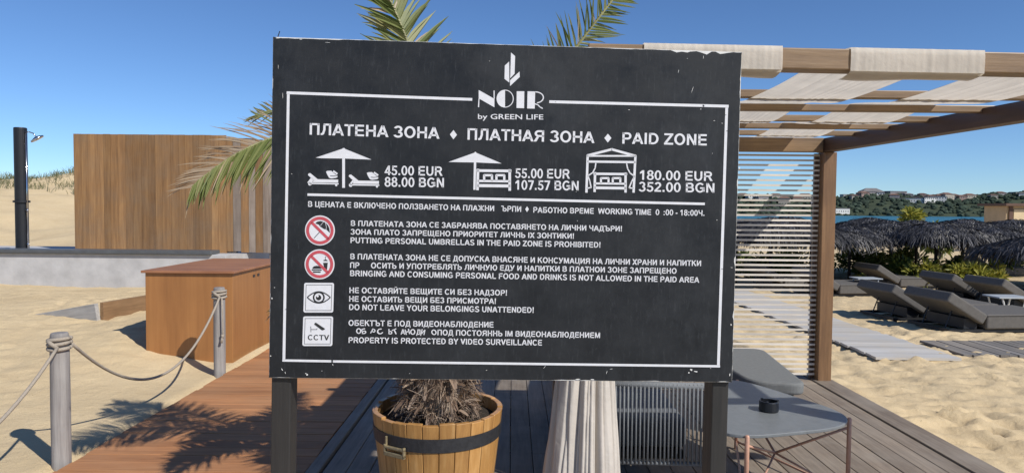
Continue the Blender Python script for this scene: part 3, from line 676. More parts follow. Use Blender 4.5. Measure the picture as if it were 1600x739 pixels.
# curtain
b = MB(); cx, cy = .355, 3.47; zs = [.02 + 2.02 * i / 80 for i in range(81)]; n_ = 320; vs = []
def cw(z): return .180 - .082 * z if z < 1.05 else .0939 + .04 * sstep(1.2, 2.0, z)
for z in zs:
    for k in range(n_):
        th = 2 * math.pi * k / n_; tw = th + .10 * math.sin(z * 1.7 + 1)
        q = Vector((math.cos(tw) * 1.9, math.sin(tw) * 1.9, z * .22)); n1 = abs(noise.noise(q * 1.25 + Vector((3, 1, 7)))); n2 = abs(noise.noise(q * 2.9 + Vector((9, 4, 2)))); n3 = noise.noise(Vector((math.cos(th) * 3, math.sin(th) * 3, z * 3.5)))
        r_ = .80 + .34 * min(1, n1 * 3.4) ** .6 + .12 * min(1, n2 * 3.2) ** .7 + .035 * n3 - .06
        rr = cw(z) * r_
        vs.append((cx + .02 * z + rr * math.cos(th), cy + rr * .85 * math.sin(th), z))
b.add(vs, [(i * n_ + k, i * n_ + (k + 1) % n_, (i + 1) * n_ + (k + 1) % n_, (i + 1) * n_ + k) for i in range(80) for k in range(n_)])
tag(b.build('curtain', M['curtain'], smooth=True), 'beige cloth curtain gathered in long folds beside the planter, below the notice board', 'curtain')

# ------------------------------------------------------------------ sofa, bench, tables
sf = empty('garden_sofa', (.7, 4.4, 0)); tag(sf, 'grey outdoor sofa with vertical cord armrest, behind the right sign post', 'sofa')
def lb(b_, name, mat, root, **k):
    l = root.location; b_.v = [(v[0] - l.x, v[1] - l.y, v[2] - l.z) for v in b_.v]; return b_.build(name, mat, root, **k)
for ya in (3.68, 5.38):
    b = MB(); b.tube([(.40, ya, .02), (.40, ya, .60), (.41, ya, .622), (.44, ya, .632), (1.08, ya, .622), (1.11, ya, .612), (1.12, ya, .59), (1.105, ya, .02)], .014, 10)
    b.tube([(.40, ya, .215), (1.11, ya, .205)], .012, 10); arm = lb(b, 'arm_frame', M['cord'], sf, smooth=True)
    b = MB(); k = 0; x = .425
    while x < 1.10:
        d = random.uniform(-.002, .002); b.tube([(x - .7 + d, ya - 4.4 - .013, .208), (x - .7, ya - 4.4 - .0145, .45), (x - .7, ya - 4.4 - .013, .634)], .0052, 6)
        b.tube([(x - .7 + d + .006, ya - 4.4 + .013, .208), (x - .7 + .006, ya - 4.4 + .013, .634)], .0052, 6); x += .0215
    b.build('cords', M['cord'], arm, smooth=True)
    b = MB(); b.tube([(.43 - .7, ya - 4.4, .630), (1.09 - .7, ya - 4.4, .620)], .0185, 12); b.build('wrapping', M['cord'], arm, smooth=True)
b = MB(); b.bb(.40, .93, 3.705, 5.355, .22, .27); lb(b, 'base_frame', M['black_metal'], sf, bevel=.01)
for y0, y1 in ((3.72, 4.52), (4.54, 5.34)):
    b = MB(); b.bb(.50, .95, y0, y1, .272, .43); lb(b, 'seat_cushion', M['cushion'], sf, bevel=.035, seg=4)
    b = MB(); b.box((.455, (y0 + y1) / 2, .56), (.13, y1 - y0, .42), Euler((0, R(-8), 0)).to_matrix()); lb(b, 'back_cushion', M['cushion'], sf, bevel=.04, seg=4)

def rounded(pts, r, n=10):
    out = []; k = len(pts)
    for i in range(k):
        p = Vector(pts[i]); a = (Vector(pts[i - 1]) - p).normalized(); c = (Vector(pts[(i + 1) % k]) - p).normalized()
        for j in range(n + 1):
            t_ = j / n; q0, q2 = p + a * r, p + c * r
            q = q0 * (1 - t_) ** 2 + p * 2 * t_ * (1 - t_) + q2 * t_ ** 2; out.append((q.x, q.y))
    return out
bn = empty('padded_bench', (1.8, 5.0, 0)); tag(bn, 'low grey padded bench beyond the coffee table, in front of the slatted screen', 'bench')
b = MB(); b.prism(rounded([(1.58, 4.62), (1.93, 4.52), (2.06, 5.72), (1.50, 5.72)], .13), .345, .425); lb(b, 'pad', M['bench'], bn, bevel=.02, seg=3)
b = MB(); b.prism(rounded([(1.62, 4.70), (1.9, 4.62), (2.0, 5.64), (1.56, 5.64)], .1), .31, .342); lb(b, 'frame', M['black_metal'], bn)
for x, y in ((1.70, 4.8), (1.86, 4.8), (1.64, 5.55), (1.93, 5.55)):
    b = MB(); b.tube([(x, y, -.002), (x, y, .286)], .014, 8); lb(b, 'leg', M['black_metal'], bn, smooth=True)

ct = empty('coffee_table', (1.45, 3.9, 0)); tag(ct, 'grey rounded triangular coffee table on thin copper legs, holding the ashtray', 'table')
A, B, C = (.93, 3.32), (1.93, 3.62), (1.42, 4.72)
b = MB(); b.prism(rounded([A, B, C], .42, 16), .432, .45); lb(b, 'tabletop', M['table'], ct, bevel=.004)
lg = [(1.165, 3.47), (1.722, 3.66), (1.60, 4.22)]
ol = rounded([A, B, C], .42, 16)
lg = []
for qx, qy in ((1.17, 3.3), (1.9, 3.68), (1.52, 4.6)):
    ex, ey = min(ol, key=lambda o_: (o_[0] - qx) ** 2 + (o_[1] - qy) ** 2); gx, gy = 1.43, 3.9; k_ = 1 + .012 / math.hypot(ex - gx, ey - gy); lg.append((gx + (ex - gx) * k_, gy + (ey - gy) * k_))
for x, y in lg:
    b = MB(); b.tube([(x, y, -.003), (x, y, .446), (x, y, .452)], [.0115, .0115, .007], 12); lb(b, 'leg', M['copper'], ct, smooth=True)
b = MB()
def seg(b_, p, q, r): b_.tube([p, q], r, 8)
c3 = (sum(x for x, y in lg) / 3, sum(y for x, y in lg) / 3)
for x, y in lg: seg(b, (x, y, .40), (c3[0], c3[1], .2), .007)
for x, y in lg: seg(b, (c3[0], c3[1], .2), (x + (c3[0] - x) * .1, y + (c3[1] - y) * .1, .06), .006)
for i in range(3): seg(b, (*lg[i], .05), (*lg[(i + 1) % 3], .05), .007)
lb(b, 'brace', M['copper'], ct, smooth=True)
q = PZ(1201, 641, .452)
b = MB(); b.lathe([(.0, .0), (.05, .0), (.053, .006), (.051, .05), (.049, .056), (.044, .056), (.043, .02), (0, .018)], 28, (0, 0, 0))
for k in range(3):
    a = 2 * math.pi * k / 3; b.box((.047 * math.cos(a), .047 * math.sin(a), .058), (.012, .012, .006))
o = b.build('ashtray', M['ash'], smooth=False); o.location = (q.x, q.y, .4505); tag(o, 'small round black ashtray standing on the grey coffee table', 'ashtray')

# ------------------------------------------------------------------ barrel planter and palm
BX, BY = -.365, 3.5
bp = empty('barrel_planter', (BX, BY, 0)); tag(bp, 'honey coloured half barrel with a dark iron band holding the palm', 'planter')
b = MB(); ns = 26
def brad(z): return .25 + .075 * (z / .56) ** .8
for k in range(ns):
    a0, a1 = 2 * math.pi * (k + .02) / ns, 2 * math.pi * (k + .98) / ns; top = .555 + random.uniform(-.006, .006)
    zz = [0, .14, .28, .42, top]; vs = []
    for z in zz:
        for a in (a0, (a0 + a1) / 2, a1):
            for rr in (brad(z), brad(z) - .026): vs.append((rr * math.cos(a), rr * math.sin(a), z))
    fs = []
    for i in range(4):
        o_ = i * 6
        for j in range(2):
            fs.append((o_ + j * 2, o_ + j * 2 + 2, o_ + 8 + j * 2, o_ + 6 + j * 2)); fs.append((o_ + j * 2 + 1, o_ + 7 + j * 2, o_ + 9 + j * 2, o_ + 3 + j * 2))
        fs.append((o_, o_ + 6, o_ + 7, o_ + 1)); fs.append((o_ + 4, o_ + 5, o_ + 11, o_ + 10))
    fs += [(24, 26, 27, 25), (26, 28, 29, 27), (0, 1, 3, 2), (2, 3, 5, 4)]
    b.add(vs, fs)
b.build('staves', M['barrel'], bp, bevel=.002, seg=1)
for z0, z1 in ((.425, .49), (.08, .14)):
    b = MB(); b.lathe([(brad(z0) + .001, z0), (brad(z0) + .005, z0), (brad(z1) + .005, z1), (brad(z1) + .001, z1)], 72, closed=True); b.build('hoop', M['iron'], bp, smooth=False)
b = MB(); b.lathe([(brad(.5) - .027, .50), (brad(.5) - .12, .515), (0, .53)], 40); b.build('soil', M['soil'], bp, smooth=True)
th = math.atan2(-1, -.62); b = MB(); r0 = brad(.44) + .006
rz = Euler((0, 0, th + math.pi / 2)).to_matrix(); cpos = Vector((math.cos(th) * r0, math.sin(th) * r0, .425))
for dx, dz, sx, sz in ((0, -.022, .125, .02), (0, .008, .125, .012), (-.057, -.004, .011, .05), (.057, -.004, .011, .05)):
    b.box(cpos + rz @ Vector((dx, -.008, dz)), (sx, .016, sz), rz)
b.box(cpos + rz @ Vector((-.052, -.006, .035)), (.01, .01, .045), rz)
b.build('handle', M['brass'], bp, bevel=.003)

pt = empty('palm_tree', (BX, BY, .52)); tag(pt, 'small palm with shaggy brown fibrous trunk and arching green fronds, growing in the half barrel', 'palm tree')
CR = Vector((.05, 0, .78))
b = MB(); b.lathe([(.08, -.02), (.11, .1), (.12, .3), (.10, .6), (.05, .85), (0, .9)], 20); 
def strip(b_, p, d, side, ln, w0, segs=3, droop=0., m=0, fold=.35, tip=.12):
    p = Vector(p); d = Vector(d).normalized(); side = (side - d * side.dot(d)).normalized(); nrm = side.cross(d); vs = []
    for i in range(segs + 1):
        f_ = i / segs; q = p + d * (ln * f_) + Vector((0, 0, -1)) * (droop * ln * f_ * f_)
        w_ = w0 * (tip + (1 - tip) * (1 - f_) ** .55 * min(1, .55 + f_ * 3))
        vs += [q - side * w_ / 2 + nrm * w_ * fold, q, q + side * w_ / 2 + nrm * w_ * fold]
    fs = []
    for i in range(segs):
        o_ = i * 3; fs += [(o_, o_ + 1, o_ + 4, o_ + 3), (o_ + 1, o_ + 2, o_ + 5, o_ + 4)]
    b_.add(vs, fs, m)
rt_ = random.Random(9)
def tr(z): return .165 if z < .4 else .165 - .15 * (z - .4)
for k in range(230):                                  # old leaf bases
    a = k * 2.39996; z = -.02 + .85 * k / 230; r_ = tr(z) * rt_.uniform(.86, 1.0); out = Vector((math.cos(a), math.sin(a), 0))
    d = out * .8 + Vector((0, 0, rt_.uniform(-.5, .7))); strip(b, (out.x * r_, out.y * r_, z), d, out.cross(Vector((0, 0, 1))), rt_.uniform(.05, .09), rt_.uniform(.02, .045), 3, rt_.uniform(-.2, .4), 0, .25, .45)
for k in range(430):                                  # tufts of fibre
    a = rt_.uniform(0, 2 * math.pi); z = rt_.uniform(-.02, .8); r_ = tr(z) * rt_.uniform(.7, 1.1); out = Vector((math.cos(a), math.sin(a), 0)); td = out * rt_.uniform(.3, .8) + Vector((rt_.gauss(0, .4), rt_.gauss(0, .4), rt_.uniform(-1.2, .5)))
    for j in range(30):
        p_ = Vector((out.x * r_, out.y * r_, z)) + Vector((rt_.gauss(0, .014), rt_.gauss(0, .014), rt_.gauss(0, .014))); d = td + Vector((rt_.gauss(0, .4), rt_.gauss(0, .4), rt_.gauss(0, .4)))
        strip(b, p_, d, Vector((rt_.gauss(0, 1), rt_.gauss(0, 1), rt_.gauss(0, 1))), rt_.uniform(.03, .085), rt_.uniform(.0015, .006), 3, rt_.uniform(0, .7), 0, .3, .3)
b.build('trunk', M['fibre'], pt)
def frond(p0, p1, p2, p3, ll=.30, dry=0., nlf=58, start=.16, wid=.017, seed=0, dryup=0., vfold=.45, roll=0):
    rnd = random.Random(seed); b_ = MB(); P4 = [Vector(p) for p in (p0, p1, p2, p3)]
    def bz(t_): u = 1 - t_; return P4[0] * u ** 3 + P4[1] * 3 * u * u * t_ + P4[2] * 3 * u * t_ * t_ + P4[3] * t_ ** 3
    pts = [bz(i / 24) for i in range(25)]
    b_.tube(pts, [.014 * (1 - .85 * (i / 24)) + .0015 for i in range(25)], 6, m=2)
    for i in range(nlf):
        t_ = start + (1 - start) * (i / (nlf - 1)) ** .95; q = bz(t_); tg = (bz(min(1, t_ + .01)) - bz(t_ - .01)).normalized()
        sd = tg.cross(Vector((0, 0, 1))); sd = sd.normalized() if sd.length > .05 else Vector((1, 0, 0)); nrm = sd.cross(tg).normalized()
        if roll: sd, nrm = sd * math.cos(R(roll)) + nrm * math.sin(R(roll)), nrm * math.cos(R(roll)) - sd * math.sin(R(roll))
        prof_ = (.45 + .55 * min(1, (t_ - start) / .22)) * (1 - .62 * max(0, (t_ - .5) / .5) ** 1.5)
        for s_ in (-1, 1):
            fw = .42 + .75 * t_ * t_ + rnd.gauss(0, .1)
            d = sd * s_ + tg * fw + nrm * (vfold + rnd.gauss(0, .16)) + Vector((rnd.gauss(0, .08), rnd.gauss(0, .08), rnd.gauss(0, .08)))
            l_ = ll * prof_ * rnd.uniform(.82, 1.1)
            isd = rnd.random() < (dry + (dryup if s_ == 1 else 0))
            wv = wid * rnd.uniform(.75, 1.15) * (.7 if isd else 1)
            strip(b_, q, d, nrm.cross(d) if False else tg + nrm * .3, l_, wv, 4, rnd.uniform(.02, .16) + (.1 if isd else 0), 1 if isd else 0, .4, .06)
    o = b_.build('frond', [M['leaf'], M['dry'], M['rachis']], pt)
    return o
def loc(px, py, Y): v = PY(px, py, Y); return v - Vector((BX, BY, .52))
c0 = CR
# fronds the photo shows
frond(c0, loc(600, 150, 3.45), loc(430, 175, 3.35), loc(300, 292, 3.2), .32, .16, 104, .2, .0175, 1, .80, .12, 50)
frond(c0, loc(672, 170, 3.5), loc(652, 55, 3.5), loc(560, -85, 3.35), .30, .03, 90, .10, .025, 2, vfold=.15, roll=70)
frond(c0, loc(800, 190, 3.5), loc(888, 92, 3.5), loc(1015, -75, 3.6), .25, .03, 84, .12, .018, 3, vfold=.15, roll=65)
frond(c0, loc(600, 170, 3.5), loc(500, 150, 3.6), loc(405, 182, 3.7), .26, .1, 60, .3, .016, 4, roll=40)
# the rest of the crown
rr = random.Random(11)
for k in range(17):
    a = 2 * math.pi * k / 17 + rr.uniform(-.15, .15); tier = k % 3; l_ = (.95, .85, .7)[tier]; el = (.25, .55, .95)[tier] + rr.uniform(-.1, .1)
    out = Vector((math.cos(a), math.sin(a) * .95, 0)); zup = Vector((0, 0, 1))
    if out.x * .74 - out.y * .67 > .15 and tier < 2: continue
    if abs(out.x) > .6: l_ *= .80
    p1 = c0 + (out * math.cos(el) + zup * math.sin(el)) * l_ * .42; p2 = c0 + out * l_ * .72 + zup * (math.sin(el) * l_ * .52); p3 = c0 + out * l_ * 1.05 + zup * (math.sin(el) * l_ * .5 - (.42, .34, .25)[tier] * l_)
    frond(c0, p1, p2, p3, .27, .12 if tier else .35, 60, .18, .019, 20 + k)

# ------------------------------------------------------------------ left side: bollards, ropes, box
bol_xy = [(-2.70, 1.85), (-2.70, 4.18), (-2.71, 6.50)]
b = MB(); b.lathe([(0, -.25), (.051, -.25), (.052, -.02), (.053, .4), (.051, .76), (.049, .81), (.045, .824), (0, .826)], 24)
bo = empty('bollard'); b.build('post', M['bollard'], bo, smooth=False).modifiers.new('b', 'BEVEL').width = .003
b = MB()
for k, zc in enumerate((.735, .762, .786)):
    pts = [(.058 * math.cos(2 * math.pi * i / 24), .058 * math.sin(2 * math.pi * i / 24), zc + .006 * math.sin(2 * math.pi * i / 24 + k)) for i in range(25)]
    b.tube(pts, .0115, 8)
b.tube([(.03, -.064, .74), (.0, -.07, .765), (-.03, -.062, .785)], .012, 8); b.build('rope_wrap', M['rope'], bo, smooth=True)
bo.location = (*bol_xy[1], height(*bol_xy[1])); 
tag(bo, 'thick grey wooden rope bollard standing nearest, at the lower left of the sand', 'bollard', 'bollards along the boardwalk')
b2 = copy_tree(bo); b2.location = (*bol_xy[2], height(*bol_xy[2])); b2['label'] = 'grey wooden rope bollard in front of the orange storage box, with a knotted rope tail'
b = MB(); b.tube([(.05, -.065, .74), (.058, -.072, .6), (.06, -.07, .42), (.058, -.07, .385)], .007, 8); b.tube([(.058, -.07, .40), (.056, -.071, .36)], [.015, .009], 8); b.tube([(.058, -.07, .38), (.045, -.074, .32)], [.010, .012], 8); b.build('rope_tail', M['rope'], b2, smooth=True)
b0 = copy_tree(bo); b0.location = (*bol_xy[0], 0); b0['label'] = 'rope bollard beside the boardwalk, outside the left of the photo'
def rope(p, q, sag, r_=.0098):
    n_ = 40; pts = []
    for i in range(n_ + 1):
        f_ = i / n_; x = p.lerp(q, f_); x.z -= sag * (1 - (2 * f_ - 1) ** 2) * (1 + .12 * (f_ - .5)); pts.append(x)
    b_ = MB(); b_.tube(pts, r_, 8); return b_.build('rope', M['rope'], smooth=True)
def bt(i, dy, dx=.03, dz=.745): x, y = bol_xy[i]; return Vector((x + dx, y + dy, height(x, y) + dz))
tag(rope(bt(1, .07), bt(2, -.06), .46), 'grey rope sagging between the two wooden bollards', 'rope')
tag(rope(bt(0, .07), bt(1, -.07), .42), 'grey rope running from the nearest bollard out to the left', 'rope')

bx = empty('storage_box', (-3.2, 7.7, 0)); tag(bx, 'orange brown wooden storage box with flat lid beside the boardwalk', 'box')
b = MB(); b.bb(-3.64, -2.775, 6.97, 8.62, -.12, .875); lb(b, 'body', M['box'], bx, bevel=.004)
b = MB(); b.bb(-3.67, -2.745, 6.94, 8.65, .878, .903); lb(b, 'lid', M['lid'], bx, bevel=.004)
b = MB(); b.box((-2.772, 7.55, .80), (.008, .05, .025)); b.box((-2.772, 7.68, .80), (.008, .05, .025)); lb(b, 'hinge', M['iron'], bx)

for p, q, mat, tilt, lab in ((Vector((-5.75, 8.45, .22)), Vector((-4.835, 8.17, .40)), M['edgeg'], 1, 'pale grey timber edging board half buried in the sand'), (Vector((-4.79, 8.19, .40)), Vector((-4.62, 8.95, .415)), M['edgeb'], 0, 'brown timber edging board half buried in the sand beside the storage box')):
    d = q - p; ln_ = Vector((d.x, d.y)).length; ang = math.atan2(d.y, d.x); mid = (p + q) / 2
    b = MB(); b.box((0, 0, -.16), (ln_, .05, .32), None); o = b.build('edging_board', mat, bevel=.004)
    o.location = mid; o.rotation_euler = (0, -math.atan2(d.z, ln_) if tilt else 0, ang); tag(o, lab, 'board')

# concrete wall, terrace, shower, plank wall
cw_ = empty('concrete_wall', (-8, 11.6, 0)); tag(cw_, 'low pale grey concrete wall with a dark coping in front of the outdoor shower', 'wall')
b = MB(); b.bb(-14, -4.68, 11.5, 11.75, -.4, .745); lb(b, 'wall', M['concrete'], cw_, bevel=.008)
b = MB(); b.bb(-14, -4.9, 11.44, 11.80, .748, .81); lb(b, 'coping', M['coping'], cw_, bevel=.01)
b = MB(); b.bb(-14, -4.75, 11.76, 14.2, .3, .70); struct(b.build('terrace', M['concrete']))
sx = PY(35, 380, 12.1).x
sh = empty('outdoor_shower', (sx, 12.1, .70)); tag(sh, 'tall black outdoor shower column with a chrome shower head at far left', 'shower')
b = MB(); b.lathe([(0, 0), (.098, 0), (.1, .01), (.1, 2.135), (.094, 2.15), (0, 2.15)], 28); b.build('column', M['black_metal'], sh, smooth=False).modifiers.new('b', 'BEVEL').width = .004
b = MB(); b.tube([(.115, -.03, .02), (.115, -.03, 2.08)], .011, 10); b.build('pipe', M['chrome'], sh, smooth=True)
b = MB(); b.tube([(.09, -.03, 2.06), (.18, -.05, 2.075), (.26, -.06, 2.05), (.31, -.07, 2.0)], .01, 10); b.build('shower_arm', M['chrome'], sh, smooth=True)
b = MB(); b.lathe([(0, .03), (.025, .03), (.105, .0), (.11, -.022), (0, -.028)], 24); o = b.build('shower_head', M['chrome'], sh, smooth=True); o.location = (.335, -.08, 1.965); o.rotation_euler = (R(14), R(-30), 0)
b = MB(); b.lathe([(.101, -.018), (.128, -.018), (.128, .018), (.101, .018)], 28, closed=True); o = b.build('collar', M['black_metal'], sh); o.location.z = .89
for z in (.74, .16):
    b = MB(); b.tube([(.115, -.05, z), (.17, -.09, z)], .016, 10); b.tube([(.15, -.075, z - .03), (.15, -.075, z + .03)], .012, 8); b.build('tap', M['chrome'], sh, smooth=True)

pw = empty('plank_wall', (-6, 12.6, 0)); tag(pw, 'tall brown vertical plank screen wall behind the low concrete wall', 'wall')
x0 = PY(117, 300, 12.6).x; xg = PY(352, 300, 12.6).x; b = MB(); x = x0
while x < xg:
    w_ = random.uniform(.10, .155); b.bb(x, x + w_ - .003, 12.58 + random.uniform(0, .006), 12.61, .702, 2.80 + random.uniform(-.003, .003)); x += w_
lb(b, 'planks', M['wall'], pw)
b = MB()
while x < -3.2:
    w_ = random.uniform(.11, .17); b.bb(x, x + w_ - .006, 12.58 + random.uniform(-.01, .01), 12.612, .72 + random.uniform(-.01, .02), 2.76 - (x - xg) * .06, 1 if random.random() < .4 else 0); x += w_
lb(b, 'grey_planks', [M['wallgrey'], M['wall']], pw)
b = MB()
for x in (x0 + .08, -6.2, -5.0, xg + .03, -4.3, -3.9, -3.4): b.bb(x - .05, x + .05, 12.62, 12.70, -.1 if x > -4.7 else .702, 2.6)
for z in (.9, 1.75, 2.5): b.bb(x0 + .02, -3.25, 12.705, 12.75, z - .04, z + .04)
lb(b, 'posts', M['wallgrey'], pw)

# grass on the dune crest
b = MB(); rg = random.Random(3)
for k in range(3400):
    X = rg.uniform(-44, -9); Y = rg.uniform(30, 50); z0 = height(X, Y)
    if z0 < 1.75 or noise.noise(Vector((X * .25, Y * .25, 5))) < .05 - .35 * sstep(2.3, 2.9, z0): continue
    zz = sandz(X, Y)
    for j in range(5):
        d = Vector((rg.gauss(0, .35), rg.gauss(0, .35), 1)); strip(b, (X + rg.gauss(0, .15), Y + rg.gauss(0, .15), zz - .02), d, Vector((rg.uniform(-1, 1), rg.uniform(-1, 1), 0)), rg.uniform(.25, .6), .03, 2, .2)
o = b.build('dune_grass', M['grass']); o['kind'] = 'stuff'; tag(o, 'sparse green grass growing along the crest of the sand dune', 'grass')

# ------------------------------------------------------------------ beach furniture on the right
p1, p2 = G(1330, 527), G(1160, 466); d = (p2 - p1); ang = math.atan2(d.y, d.x); ln = 1.15
b = MB(); L0, L1 = -1.75, d.length + 1.2; k = L0
def walkway(name, mat, c, ang, l0, l1, wd, pw_, lift=.035):
    b_ = MB(); k_ = l0; cs, sn = math.cos(ang), math.sin(ang)
    rot = Euler((0, 0, ang)).to_matrix()
    while k_ < l1:
        X, Y = c.x + cs * k_, c.y + sn * k_
        b_.box((X, Y, height(X, Y) + lift + random.uniform(-.004, .004)), (pw_ - .012, wd + random.uniform(-.03, .03), .03), rot); k_ += pw_
    return struct(b_.build(name, mat))
walkway('beach_walkway', M['paver'], p1, ang, -1.65, L1, .95, .145)
q = G(1510, 546); walkway('beach_walkway', M['slatdeck'], q, R(0), -.28, 6, .95, .11, .015)

def lounger():
    root = empty('sun_lounger')
    rt = Euler((0, R(31), 0)).to_matrix(); hx = -.35; wd = 1.0
    b_ = MB(); b_.bb(hx + .012, .95, -wd / 2, wd / 2, .05, .27); mt_ = b_.build('mattress', M['mattress'], root, bevel=.03, seg=3)
    b_ = MB(); b_.tube([(hx + .03, -wd / 2 - .001, .245), (.93, -wd / 2 - .001, .245), (.951, -wd / 2 + .02, .245), (.951, wd / 2 - .02, .245)], .006, 6); b_.build('piping', M['pole'], mt_)
    b_ = MB(); c = Vector((hx, 0, .185)) + rt @ Vector((-.34, 0, .0)); b_.box(c, (.68, wd, .165), rt); b_.build('backrest', M['mattress'], root, bevel=.03, seg=3)
    b_ = MB(); b_.bb(-.9, .90, -wd / 2 + .04, -wd / 2 + .08, .0, .045); b_.bb(-.9, .90, wd / 2 - .08, wd / 2 - .04, .0, .045); b_.bb(-.9, -.86, -wd / 2 + .082, wd / 2 - .082, .0, .045)
    b_.bb(-.62, hx - .06, -wd / 2 + .1, wd / 2 - .1, .046, .20); b_.build('frame', M['black_metal'], root)  # tall box is a dark filler added for the shade under the backrest
    for x in (-.8, .8):
        for y in (-.36, .36): bb_ = MB(); bb_.bb(x - .025, x + .025, y - .02, y + .02, -.12, -.001); bb_.build('leg', M['black_metal'], root)
    for y in (-.25, .25): b_ = MB(); b_.tube([(-.8, y, .03), (-.70, y, .29)], .01, 6); b_.build('strut', M['black_metal'], root)
    return root
proto = None
# (px of the hinge, py of the near foot line, turn, label)
LN = [(1540, 521, -3, 'taupe sun lounger nearest the dark slatted walkway, at the right edge'),
      (1447, 502, -3, 'dark sun lounger tucked just behind the nearest one, only its raised back showing'),
      (1612, 487, -3, 'sun lounger at the right edge whose raised back leans across the side table'),
      (1530, 475, -3, 'sun lounger whose dark back rises just right of the thin centre pole'),
      (1406, 452, -2, 'long sun lounger under the thatch in the middle, left of the front umbrella pole'),
      (1311, 464, -2, 'sun lounger whose seat shows just right of the pergola post'),
      (1225, 452, -2, 'sun lounger seen through the slatted screen near the post'),
      (1552, 432, -2, 'grey sun lounger right of the second thin umbrella pole'),
      (1592, 414, -2, 'grey sun lounger farthest back at the right edge'),
      (1345, 404, -2, 'sun lounger in the shade of the left thatch beside the pergola post'),
      (1190, 425, -2, 'sun lounger seen through the left of the slatted screen')]
for px, py, turn, lab in LN:
    g = G(px, py)
    o = lounger() if proto is None else copy_tree(proto); proto = proto or o
    a = R(turn + 9); off = Euler((0, 0, a)).to_matrix() @ Vector((.35, .50, 0)); g2 = g + off
    o.location = (g2.x, g2.y, height(g2.x, g2.y) + .02); o.rotation_euler.z = a; tag(o, lab, 'sun lounger', 'sun loungers on the beach')
def side_table():
    root = empty('side_table'); b_ = MB(); b_.bb(-.28, .28, -.22, .22, .36, .385); b_.build('tabletop', M['tabgrey'], root, bevel=.006)
    for s_ in (-1, 1):
        b_ = MB(); b_.tube([(-.1, s_ * .18, .15), (.1, s_ * .18, .15)], .008, 6); b_.tube([(-.2, s_ * .18, .36), (-.1, s_ * .18, .0), ], .014, 6); b_.tube([(.2, s_ * .18, .36), (.1, s_ * .18, .0)], .014, 6); b_.build('trestle', M['whitem'], root)
    return root
tp = None
for px, py, lab in ((1572, 497, 'pale folding side table between the two loungers at the right edge'), (1352, 460, 'pale side table between the loungers just right of the pergola post'), (1500, 446, 'pale side table under the front thatched umbrella'), (1588, 424, 'small pale side table far back at the right edge')):
    g = G(px, py); o = side_table() if tp is None else copy_tree(tp); tp = tp or o; o.location = g; tag(o, lab, 'side table', 'pale side tables')

def palapa(seed, R_=1.5, Hh=1.68):
    rnd = random.Random(seed); root = empty('thatched_umbrella')
    b_ = MB(); b_.tube([(0, 0, -.3), (0, 0, Hh - .1)], .045, 8); b_.build('pole', M['pole'], root, smooth=True)
    b_ = MB(); fr = Hh - .52
    b2_ = MB(); b2_.lathe([(0, Hh - .10), (R_ * .5, Hh - .26), (R_ * .82, fr + .20), (R_ * .5, Hh - .32), (0, Hh - .16)], 24); b2_.build('roof_frame', M['pole'], root)
    out_ = lambda a: Vector((math.cos(a), math.sin(a), 0))
    for k in range(6000):
        a = rnd.uniform(0, 2 * math.pi); u = rnd.random() ** .6; r_ = R_ * u
        z = Hh - .05 - (Hh - fr - .18) * (u ** 1.35) + rnd.uniform(-.04, .04) + .05 * noise.noise(Vector((out_(a).x * u * 5, out_(a).y * u * 5, seed))); out = Vector((math.cos(a), math.sin(a), 0))
        dn = .35 + .8 * u * u + rnd.gauss(0, .18)
        strip(b_, out * r_ + Vector((0, 0, z)), out + Vector((rnd.gauss(0, .5), rnd.gauss(0, .5), -dn + rnd.gauss(0, .15))), out.cross(Vector((0, 0, 1))), rnd.uniform(.12, .30), rnd.uniform(.012, .05), 2, rnd.uniform(.1, .5), 0, .2, .25)
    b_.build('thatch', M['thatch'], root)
    return root
protos = [palapa(5), palapa(6, 1.6, 1.66)]
UM = [(1463, 19.0, 'dark thatched umbrella whose thin pole stands before the green shrubs'), (1549, 19.0, 'dark thatched umbrella whose pole stands behind the right hand loungers'),
      (1648, 14.4, 'dark thatched umbrella cut by the right edge, its fringe hanging lowest'), (1392, 20.3, 'dark thatched umbrella left of the centre pole'), (1328, 19.8, 'dark thatched umbrella right beside the pergola post'),
      (1268, 18.6, 'dark thatched umbrella half hidden by the pergola post'), (1205, 17.8, 'dark thatched umbrella behind the middle of the slatted screen'), (1150, 18.8, 'dark thatched umbrella behind the left end of the slatted screen'),
      (1358, 23.5, 'thatched umbrella in the back row above the left pair'), (1432, 22.0, 'thatched umbrella in the back row below the yellow bush'), (1505, 22.8, 'thatched umbrella in the back row right of the yellow bush'), (1580, 22.4, 'thatched umbrella in the back row in front of the beach hut'),
      (1235, 22.6, 'thatched umbrella in the back row behind the slats'), (1660, 18.5, 'thatched umbrella past the right edge')]
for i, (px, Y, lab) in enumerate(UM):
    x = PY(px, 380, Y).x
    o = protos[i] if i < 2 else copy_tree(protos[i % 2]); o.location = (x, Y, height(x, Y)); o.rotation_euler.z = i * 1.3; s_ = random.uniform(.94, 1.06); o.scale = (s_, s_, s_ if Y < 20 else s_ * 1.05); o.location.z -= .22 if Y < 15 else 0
    tag(o, lab, 'beach umbrella', 'thatched beach umbrellas')

